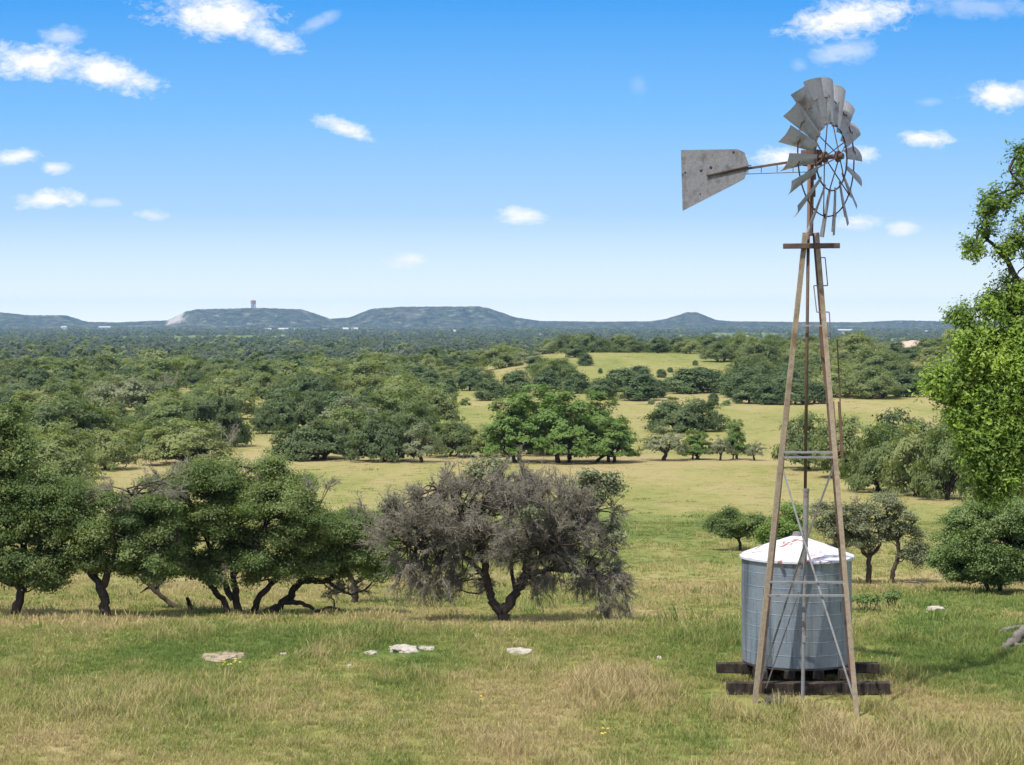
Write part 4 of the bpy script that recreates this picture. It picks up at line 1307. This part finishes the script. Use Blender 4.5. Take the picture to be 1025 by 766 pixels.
# ---- windmill
WF_L, WF_R = locate(755, 705), locate(858, 718)
base = (WF_L + WF_R) / 2; base.z = 0
base += Vector((.02, .55, 0)); base.z = float(G(base.x, base.y))
mill = link('windmill', None, None, base)
tag(mill, 'tall rusty farm windmill with a many-bladed grey wheel and a dented tail vane', 'windmill')
def W(px, py, dy=0.0):
    """picture position at the windmill's distance, in metres from its base"""
    yb = base.y + dy
    return Vector(((px - CX) / F * yb - base.x, dy, EYE + (HY - py) / F * yb - base.z))
fl = Vector((WF_L.x - base.x, WF_L.y - base.y, -.12)); fr = Vector((WF_R.x - base.x, WF_R.y - base.y, -.06))
tl, tr_ = W(806.5, 233, -.09), W(817.5, 233, -.11)
depth = Vector((-.12, 1.05, 0))
rtl, rtr = tl + Vector((.015, .2, 0)), tr_ + Vector((-.015, .2, 0))
def foot(px, dy):
    Y_ = base.y + dy
    X_ = (px - CX) / F * Y_
    return Vector((X_ - base.x, dy, float(G(X_, Y_)) - base.z - .15))
rl, rr2 = foot(759, .75), foot(854, .62)
LEGS = [(fl, tl, .09, 1), (fr, tr_, .09, -1), (rl, rtl, .075, 1), (rr2, rtr, .075, -1)]
for (a, b, wd_, sx) in LEGS:
    q = MB(); q.angle(a, b, wd_, .016, -sx, 1)
    q.build('leg', M_LEG if wd_ > .08 else M_RUST, mill)
def on(leg, z):
    a, b = LEGS[leg][0], LEGS[leg][1]
    return a + (b - a) * ((z - a.z) / (b.z - a.z))
def zrow(py): return EYE + (HY - py) / F * (base.y - .4) - base.z
def at_row(leg, py):
    a, b = LEGS[leg][0], LEGS[leg][1]
    t0_, t1_ = 0.0, 1.0
    for _ in range(30):
        tm = (t0_ + t1_) / 2; p = a + (b - a) * tm
        row = HY + F * (EYE - (p.z + base.z)) / (p.y + base.y)
        if row > py: t0_ = tm
        else: t1_ = tm
    return p
q = MB()
for py, wd_ in ((326, .03), (453, .045), (458, .05), (583, .045), (596.5, .05)):
    q.bar(at_row(0, py) + Vector((0, .03, 0)), at_row(1, py) + Vector((0, .03, 0)), .035, wd_)
for py in (326, 455, 590):
    z = zrow(py)
    q.bar(on(2, z), on(3, z), .03, .035); q.bar(on(0, z), on(2, z), .03, .03, (1, 0, 0)); q.bar(on(1, z), on(3, z), .03, .03, (1, 0, 0))
q.build('girt', M_GALV, mill)
def brace(a, b, wd_=.035, mat=M_GALV):
    q = MB(); q.bar(a, b, wd_, .014); q.build('brace', mat, mill)
o_ = Vector((0, .06, 0))
cr = W(806, 545, -.3)
brace(at_row(0, 463) + o_, cr); brace(at_row(1, 463) + o_ * 1.4, cr + Vector((0, .03, 0)))
brace(cr + Vector((0, -.02, 0)), at_row(1, 704) + o_); brace(cr + Vector((0, .05, 0)), on(2, zrow(694)), .035)
brace(W(800, 592, .15), on(2, zrow(700)) + Vector((.12, .02, 0)), .022)
brace(W(808, 540, -.1), W(796, 585, -.1), .05)
q = MB(); q.bar(W(784, 246.5, -.12), W(840.5, 246, -.12), .1, .1); q.build('platform_beam', M_RUST, mill, bevel=.008)
q = MB(); q.bar(W(812, 246.5, -.45), W(812, 246.5, .4), .09, .05, (1, 0, 0)); q.build('platform_beam', M_RUST, mill)
q = MB(); q.cyl(W(810, 165, 0), W(806, 492, .0), .033, .03, 10); q.build('pump_rod', M_ROD, mill, smooth_=True)
q = MB(); q.cyl(W(807, 490, .0), W(806, 548, .0), .052, None, 16); q.cyl(W(807, 489, 0), W(807, 492, 0), .062, None, 16); q.build('pump_sleeve', M_GALV, mill, smooth_=False)
q = MB(); q.cyl(W(806, 546, .0), W(803.5, 700, .05), .036, None, 14)
for py in (583, 640): q.cyl(W(805.3, py - 3, 0.02), W(805.2, py + 3, .02), .048, None, 14)
q.build('well_pipe', M_GALV, mill)
# zigzag step rod
q = MB()
zz = [(821, 258), (826, 258), (828.5, 286), (814.5, 286), (817.5, 312.5), (830, 312.5), (832, 340)]
for a, b in zip(zz, zz[1:]): q.cyl(W(*a, -.2), W(*b, -.2), .011, None, 6)
q.build('step_rod', M_GALV, mill)
# bent lever beside the right leg
q = MB()
lv_pts = [(821.5, 326), (823, 352), (828, 392), (829.5, 404)]
for a, b in zip(lv_pts, lv_pts[1:]): q.bar(W(*a, .12), W(*b, .12), .07, .04)
q.bar(W(831, 402, .14), W(835, 458, .14), .15, .03)
q.bar(W(840, 402, .1), W(843, 458, .1), .05, .05); q.cyl(W(838, 340, .1), W(841, 402, .1), .014, None, 6)
q.build('furl_lever', M_ROD, mill)

# wheel: axis points right and towards the viewer
view = Vector((.153, .988, 0)); ang = R(62)
n_ = Matrix.Rotation(ang, 3, 'Z') @ (-view)
hub = W(832, 157, -.1)
tvec = Vector((0, 0, 1)).cross(n_).normalized()   # horizontal in the wheel plane
if tvec.x < 0: tvec = -tvec
RW = 1.53
def rim(a, r, ax=0.0):
    return hub + tvec * (math.cos(a) * r) + Vector((0, 0, 1)) * (math.sin(a) * r) + n_ * ax
q = MB()
q.torus(hub, n_, RW * .42, .016, 60, 6)
q.torus(hub - n_ * .10, n_, RW * .74, .014, 60, 6)
for k in range(6):
    a = (k + .4) * math.pi / 3
    q.cyl(rim(a, .06, .16), rim(a, RW * .42, 0), .012, None, 6)
    q.cyl(rim(a, .06, -.14), rim(a, RW * .74, -.1), .012, None, 6)
wheel = q.build('wheel', M_RUST, mill)
NB = 18
for k in range(NB):
    a = (k + .35) * 2 * math.pi / NB
    er = tvec * math.cos(a) + Vector((0, 0, 1)) * math.sin(a)
    et = -tvec * math.sin(a) + Vector((0, 0, 1)) * math.cos(a)
    bmb = bmesh.new()
    nr, nc = 6, 7
    vs = []
    pitch = R(34 + random.uniform(-4, 4)); bend = random.uniform(-.03, .03)
    for i in range(nr):
        u_ = i / (nr - 1); r = RW * (.40 + .60 * u_)
        ch = .19 + .20 * u_
        for j in range(nc):
            s_ = (j / (nc - 1) - .5)
            cam_ = .055 * (1 - (2 * s_) ** 2) * (.6 + .4 * u_)
            cdir = -et * math.cos(pitch) + n_ * math.sin(pitch)   # chord
            ndir = et * math.sin(pitch) + n_ * math.cos(pitch)
            p = hub + er * (r - .03 * (2 * s_) ** 2 * u_) + cdir * (s_ * ch) + ndir * (cam_ + bend * u_ * u_) - n_ * (.02 + .17 * u_)
            vs.append(bmb.verts.new(p))
    for i in range(nr - 1):
        for j in range(nc - 1):
            bmb.faces.new((vs[i * nc + j], vs[i * nc + j + 1], vs[(i + 1) * nc + j + 1], vs[(i + 1) * nc + j]))
    fs = bmesh.ops.solidify(bmb, geom=bmb.faces[:], thickness=.005)
    bmesh.ops.recalc_face_normals(bmb, faces=bmb.faces)
    me = bpy.data.meshes.new('blade'); bmb.to_mesh(me); bmb.free()
    for po in me.polygons: po.use_smooth = False
    me.materials.append(M_BLADE)
    link('blade', me, wheel)
q = MB()
for k in range(NB):
    a = (k + .35) * 2 * math.pi / NB
    q.box(rim(a, RW * .74, -.09), (.05, .03, .09)); q.box(rim(a, RW * .44, -.02), (.03, .03, .05))
q.build('blade_clip', M_RUST, wheel)
q = MB()
q.cyl(hub - n_ * .36, hub + n_ * .22, .045, None, 14)
q.cyl(hub + n_ * .12, hub + n_ * .17, .11, None, 18); q.cyl(hub - n_ * .16, hub - n_ * .11, .11, None, 18); q.cyl(hub + n_ * .22, hub + n_ * .25, .06, None, 14)
q.build('hub', M_RUST, mill)
gb = hub - n_ * .42
q = MB()
rotz = Matrix.Rotation(math.atan2(n_.y, n_.x), 3, 'Z')
q.box(gb, (.34, .24, .3), rotz); q.cyl(gb + Vector((0, 0, .15)), gb + Vector((0, 0, .22)), .1, .06, 14)
q.cyl(gb - Vector((0, 0, .15)), W(811.5, 236, 0), .05, None, 12)
q.cyl(gb - Vector((0, 0, .3)), gb - Vector((0, 0, .42)), .09, None, 12)
q.cyl(gb - Vector((0, 0, .6)), gb - Vector((0, 0, .75)), .08, None, 12)
q.build('gearbox', M_RUST, mill, bevel=.01)
# tail: droops a little away from the wheel
tdir = (-n_ + Vector((0, 0, -.07))).normalized()
t0 = gb + Vector((0, 0, -.02))
def T(L_, dz=0.0, off=0.0): return t0 + tdir * L_ + Vector((0, 0, dz)) + tvec * off
q = MB()
q.bar(T(.1), T(2.35, -.04), .045, .05); q.bar(T(.1, -.24), T(1.75, -.1), .014, .014)
for L_ in (.4, .75, 1.1, 1.4): q.cyl(T(L_, -.24 + .09 * L_), T(L_), .008, None, 6)
boom = q.build('tail_boom', M_RUST, mill)
bmb = bmesh.new()
outline = [(1.46, .28), (1.36, .02), (1.46, -.24), (1.62, -.30), (2.88, -.72), (2.92, .50), (1.62, .36)]
front = [bmb.verts.new(T(L_, dz + .02, -.03)) for L_, dz in outline]
f = bmb.faces.new(front)
bmesh.ops.subdivide_edges(bmb, edges=bmb.edges[:], cuts=2)
bmesh.ops.solidify(bmb, geom=bmb.faces[:], thickness=.008)
bmesh.ops.recalc_face_normals(bmb, faces=bmb.faces)
me = bpy.data.meshes.new('tail_vane'); bmb.to_mesh(me); bmb.free(); me.materials.append(M_VANE)
link('tail_vane', me, boom)
q = MB(); q.bar(T(1.3, .02, -.06), T(2.3, -.06, -.06), .02, .05); q.bar(T(1.4, -.02, -.05), T(1.95, -.06, -.05), .015, .03); q.build('vane_rib', M_RUST, boom)

# ---- water tank on its timber stand
M_TIMBER = bark_material('old_timber', (.014, .011, .009), (.085, .068, .056), 12)
def tank_material():
    m, t, b = new_mat('tank_steel')
    tcd = t.n('ShaderNodeTexCoord')
    P_ = tcd.outputs['Object']
    vor = t.n('ShaderNodeTexVoronoi'); vor.inputs['Scale'].default_value = 26
    t.l(P_, vor.inputs['Vector'])
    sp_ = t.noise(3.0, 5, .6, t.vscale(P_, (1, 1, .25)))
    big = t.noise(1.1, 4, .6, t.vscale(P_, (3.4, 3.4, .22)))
    hsv = t.n('ShaderNodeSeparateColor'); t.l(vor.outputs['Color'], hsv.inputs[0])
    sx_ = t.n('ShaderNodeSeparateXYZ'); t.l(P_, sx_.inputs[0])
    sheet = t.n('ShaderNodeCombineXYZ')
    t.l(t.math('FLOOR', t.math('MULTIPLY', t.math('ARCTAN2', sx_.outputs['Y'], sx_.outputs['X']), 7 / 6.2832)), sheet.inputs[0])
    t.l(t.math('FLOOR', t.math('MULTIPLY', sx_.outputs['Z'], 8 / 2.05)), sheet.inputs[1])
    wn_ = t.n('ShaderNodeTexWhiteNoise'); t.l(sheet.outputs[0], wn_.inputs['Vector'])
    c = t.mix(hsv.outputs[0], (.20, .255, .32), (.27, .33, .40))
    c = t.mix(t.math('MULTIPLY', wn_.outputs['Value'], .45), c, (.32, .37, .43))  # random tint per sheet, standing in for uneven reflections on the steel
    c = t.mix(t.maprange(big, .42, .25, 0, .6), c, (.42, .46, .50))  # pale vertical streaks, reflected sheen put into the colour
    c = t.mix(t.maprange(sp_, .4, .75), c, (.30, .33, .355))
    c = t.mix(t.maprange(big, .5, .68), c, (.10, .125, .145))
    t.l(c, b.inputs['Base Color'])
    b.inputs['Metallic'].default_value = .4
    b.inputs['Anisotropic'].default_value = .7
    t.l(t.maprange(sp_, .2, .8, .26, .45), b.inputs['Roughness'])
    return m
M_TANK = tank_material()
def roof_material():
    m, t, b = new_mat('tank_roof_sheet')
    tcd = t.n('ShaderNodeTexCoord')
    n1_ = t.noise(2.0, 6, .7, tcd.outputs['Object'], .9)
    n2_ = t.noise(14, 4, .6, tcd.outputs['Object'])
    c = t.mix(t.maprange(n2_, .3, .7), (.50, .50, .52), (.60, .60, .61))
    t.l(t.mix(t.maprange(n1_, .565, .60), c, (.30, .10, .06)), b.inputs['Base Color'])
    b.inputs['Roughness'].default_value = .5
    b.inputs['Metallic'].default_value = .1
    return m
M_ROOF = roof_material()
tp_f = locate(799, 697)            # where the front beam meets the grass
TD = tp_f.y + 1.45
tcx = (797.3 - CX) / F * TD
tg = float(G(tcx, TD))
stand = link('timber_stand', None, None, (tcx, TD, tg))
tag(stand, 'stand of heavy dark railway-tie timbers under the round water tank', 'stand')
def beam(c, size, rz=0.0, name='beam'):
    q = MB(); q.box((0, 0, 0), size)
    bmesh.ops.subdivide_edges(q.bm, edges=[e for e in q.bm.edges if abs((e.verts[0].co - e.verts[1].co).x) > .5], cuts=12)
    for v_ in q.bm.verts:
        v_.co += Vector((mnoise.noise(v_.co * 4 + Vector(c)) * .012, mnoise.noise(v_.co * 5) * .014, mnoise.noise(v_.co * 3 + Vector((3, 1, c[1]))) * .014))
    o = q.build(name, M_TIMBER, stand, bevel=.012)
    o.location = c; o.rotation_euler.z = rz
s_t = TD / F
beam((2 * s_t, -1.30, .12), (162 * s_t * .97, .24, .23), .0)
beam((0, -.13, .315), (162 * s_t, .22, .20), 0.0)
beam((0, .75, .115), (104 * s_t, .26, .23), 0.0)
for x_ in (-41, -14, 14, 40):
    beam((x_ * s_t, -.66, .325), (.21, .82, .18), 0, 'joist'); beam((x_ * s_t, .50, .325), (.21, 1.0, .18), 0, 'joist')
tank = link('water_tank', None, None, (tcx, TD, tg + .43))
tag(tank, 'round galvanised water tank with a white conical rust-stained roof', 'water tank')
RT = 109 / 2 / F * TD
ztop = EYE + (HY - 556.5) / F * TD - (tg + .43)
zapx = EYE + (HY - 535) / F * TD - (tg + .43)
NS = 168
prof_ = [(0.0, -.012), (.03, .0), (.05, 0)]
rings = 8
z_list = [(0, -.02), (.025, -.004), (.035, .0)]
for k in range(1, rings):
    zc_ = ztop * k / rings
    z_list += [(zc_ - .012, 0), (zc_ - .005, .003), (zc_ + .005, .003), (zc_ + .012, 0)]
z_list += [(ztop - .04, 0), (ztop - .03, .014), (ztop, .014)]
zs = np.array([z for z, _ in z_list]); rs = np.array([r for _, r in z_list])
an = np.linspace(0, 2 * np.pi, NS, endpoint=False)
dent = (fbm(np.cos(an)[None, :] * 1.5 + 5 + zs[:, None] * 0, np.sin(an)[None, :] * 1.5 + zs[:, None] * 1.3, 3, 8) - .5) * .035
Rm = RT + rs[:, None] + dent * np.sin(np.clip(zs / ztop, 0, 1) * np.pi)[:, None]
TV = np.stack([Rm * np.cos(an), Rm * np.sin(an), np.repeat(zs[:, None], NS, 1)], -1).reshape(-1, 3)
i = np.arange(len(zs) - 1)[:, None] * NS; j = np.arange(NS)[None, :]
TF = np.stack([i + j, i + (j + 1) % NS, i + NS + (j + 1) % NS, i + NS + j], -1).reshape(-1, 4)
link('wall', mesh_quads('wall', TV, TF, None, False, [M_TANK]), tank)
q = MB()
for k in range(rings):       # staggered vertical lap seams of the sheets
    for m_ in range(7):
        a_ = (m_ + .5 * (k % 2) + .13 * math.sin(k * 2.1)) * 2 * math.pi / 7
        z0, z1 = ztop * k / rings + .03, ztop * (k + 1) / rings - .03
        c_ = Vector((math.cos(a_) * (RT + .004), math.sin(a_) * (RT + .004), (z0 + z1) / 2))
        q.box(c_, (.011, .012, z1 - z0), Matrix.Rotation(a_, 3, 'Z'))
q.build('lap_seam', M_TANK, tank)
q = MB(); q.cyl((0, 0, -.015), (0, 0, .012), RT - .02, None, 64); q.build('floor', M_RUST, tank)
# roof: shallow cone of twelve sheets with standing ribs
q = MB()
NR = 48
ap = q.bm.verts.new((0, 0, zapx))
ringv, ringo, ringl = [], [], []
for k in range(NR):
    a_ = 2 * math.pi * k / NR
    z_r = .018 if k % 4 == 0 else 0
    ringv.append(q.bm.verts.new((math.cos(a_) * RT * .5, math.sin(a_) * RT * .5, ztop + (zapx - ztop) * .5 + z_r + .02)))
    ringo.append(q.bm.verts.new((math.cos(a_) * (RT + .05), math.sin(a_) * (RT + .05), ztop + z_r + .008)))
    ringl.append(q.bm.verts.new((math.cos(a_) * (RT + .052), math.sin(a_) * (RT + .052), ztop - .03)))
for k in range(NR):
    k2 = (k + 1) % NR
    q.bm.faces.new((ap, ringv[k], ringv[k2])); q.bm.faces.new((ringv[k], ringo[k], ringo[k2], ringv[k2])); q.bm.faces.new((ringo[k], ringl[k], ringl[k2], ringo[k2]))
roof_o = q.build('roof', M_ROOF, tank)
q = MB(); q.cyl((0, 0, zapx - .03), (0, 0, zapx + .05), .09, .07, 16); q.build('roof_cap', M_GALV, roof_o)
q = MB(); q.cyl((-RT * .39, -RT * .93, ztop - .12), (-RT * .39, -RT * 1.0, ztop - .12), .035, None, 10); q.build('overflow_pipe', M_RUST, tank)

# ---- far away: water tower on the mesa, houses on the plain
m_white, t_, b_ = new_mat('white_walls'); t_.l(t_.mix(t_.noise(.2, 3), (.36, .36, .35), (.46, .46, .45)), b_.inputs['Base Color'])
m_tin, t_, b_ = new_mat('tin_roof'); t_.l(t_.mix(t_.noise(.3, 3), (.34, .35, .36), (.46, .47, .48)), b_.inputs['Base Color'])
m_brick, t_, b_ = new_mat('red_brown_paint'); t_.l(t_.mix(t_.noise(.4, 3), (.28, .13, .1), (.36, .2, .16)), b_.inputs['Base Color'])
m_dark, t_, b_ = new_mat('dark_windows'); t_.l(t_.mix(t_.noise(.4, 3), (.04, .045, .05), (.07, .075, .08)), b_.inputs['Base Color'])
dW = D1 + 60
tw = link('water_tower', None, None, ((253.5 - CX) / F * dW, dW, EYE + (HY - 309.5) / F * dW))
tag(tw, 'reddish and white water tower on top of the flat-topped hill', 'water tower')
u_ = dW / F
for sx in (-1, 1):
    for sy in (-1, 1):
        q = MB(); q.cyl((sx * 2.0 * u_, sy * 2.0 * u_, -8), (sx * 1.6 * u_, sy * 1.6 * u_, 6 * u_), .45 * u_, .4 * u_, 8); q.build('leg', m_white, tw)
q = MB(); q.cyl((0, 0, -8), (0, 0, 6 * u_), 1.0 * u_, .8 * u_, 12); q.build('riser', m_white, tw)
q = MB(); q.cyl((0, 0, 5.2 * u_), (0, 0, 8.4 * u_), 2.6 * u_, 2.7 * u_, 20); q.cyl((0, 0, 8.4 * u_), (0, 0, 9.4 * u_), 2.7 * u_, .3 * u_, 20); q.build('tank', m_brick, tw)

HOUSES = [(64, 329, 7, 3, 6500, 'pale house speck below the leftmost hill'), (105, 329, 14, 3, 7000, 'long pale shed below the leftmost hill'),
 (109, 324, 4, 3, 9500, 'tiny white building on the saddle left of the quarry'), (268, 331, 9, 3, 6300, 'white shed in the plain under the water tower hill'),
 (284, 331, 12, 3.5, 6500, 'long white shed right of the shed under the water tower hill'), (297, 331, 6, 3, 6200, 'small white house at the right end of the sheds under the water tower hill'),
 (326, 331, 8, 2.6, 6400, 'low pale house below the dip between the two flat-topped hills'), (346, 331, 7, 4, 6100, 'left of two white barns below the middle flat-topped hill'),
 (355, 331, 8, 4, 6150, 'right of two white barns below the middle flat-topped hill'), (398, 333, 6, 3, 5600, 'small white house left of the white sheds below the middle hill'),
 (418, 335, 9, 3.5, 5200, 'white shed below the middle of the flat-topped hill'), (440, 332, 8, 3, 6000, 'pale house below the right part of the middle hill'),
 (453, 334, 8, 5, 5300, 'bright white steep-roofed house below the right part of the middle hill'), (502, 337, 5, 4, 4600, 'white house speck above the junipers at the middle of the picture'),
 (540, 337, 6, 4, 4600, 'white house just above the tree belt left of the knoll'), (647, 342, 8, 4, 3600, 'white house peeping over the tree belt of the knoll'),
 (712, 340, 16, 4, 3900, 'long pale roof over the tree belt below the small peak'), (745, 338, 9, 3, 4200, 'pale house right of the long pale roof below the small peak'),
 (846, 332, 17, 3.2, 5700, 'long white building on the ridge right of the windmill'), (866, 332, 6, 2.6, 5800, 'small white building right of the long white one on the ridge'),
 (911, 324, 5, 2.5, 9400, 'white speck of a house on the skyline left of the bright leaves'), (928, 333, 6, 3, 6000, 'white house on the ridge just left of the bright leaves')]
HX = []
for (px, py, wp, hpx, d_, lab) in HOUSES:
    u_ = d_ / F
    X = (px - CX) * u_
    zg = float(G(X, d_)); zb_ = EYE + (HY - py) * u_
    zg = max(zg, zb_ - 12)
    e = link('house', None, None, (X, d_, zb_)); tag(e, lab, 'house')
    w_, h_ = wp * u_ * .8, hpx * u_ * .75
    q = MB(); q.box((0, 0, h_ * .25 - (zb_ - zg + 4) / 2), (w_, w_ * .5, h_ * .5 + (zb_ - zg + 4))); q.build('wall', m_white, e)
    q = MB()
    vv = [q.bm.verts.new(c) for c in ((-w_ * .53, -w_ * .3, h_ * .5), (w_ * .53, -w_ * .3, h_ * .5), (w_ * .53, w_ * .3, h_ * .5), (-w_ * .53, w_ * .3, h_ * .5), (-w_ * .53, 0, h_), (w_ * .53, 0, h_))]
    for fidx in ((0, 1, 5, 4), (2, 3, 4, 5), (0, 4, 3), (1, 2, 5), (3, 2, 1, 0)): q.bm.faces.new([vv[i] for i in fidx])
    q.build('roof', m_tin, e)
    q = MB()
    for k in range(4): q.box(((k - 1.5) * w_ * .22, -w_ * .25, h_ * .2), (w_ * .08, .3, h_ * .2))
    q.build('window', m_dark, e)

# the bare tan bank showing through the trees on the right
m_soil, t_, b_ = new_mat('bare_soil')
t_.l(t_.ramp(t_.noise(.6, 5), [(.3, (.36, .26, .18)), (.7, (.50, .38, .28))]), b_.inputs['Base Color'])
db = 792.0; xb = (914 - CX) / F * db
gx = np.linspace(-1, 1, 40); gy = np.linspace(-1, 1, 24)
GX, GY = np.meshgrid(gx, gy)
hgt = np.clip(1 - GX ** 2 - GY ** 2, 0, 1) ** .6 * (.75 + .5 * fbm(GX * 3 + 9, GY * 3, 3, 2))
BX, BY = xb + GX * 14, db + GY * 12
zt_ = EYE + (HY - 340.5) / F * db
BZ = G(BX, BY) - .3 + hgt * (zt_ - float(G(xb, db)))
bank = link('bare_bank', mesh_quads('bare_bank', np.stack([BX, BY, BZ], -1).reshape(-1, 3), grid_faces(24, 40), None, True, [m_soil]))
tag(bank, kind='structure')
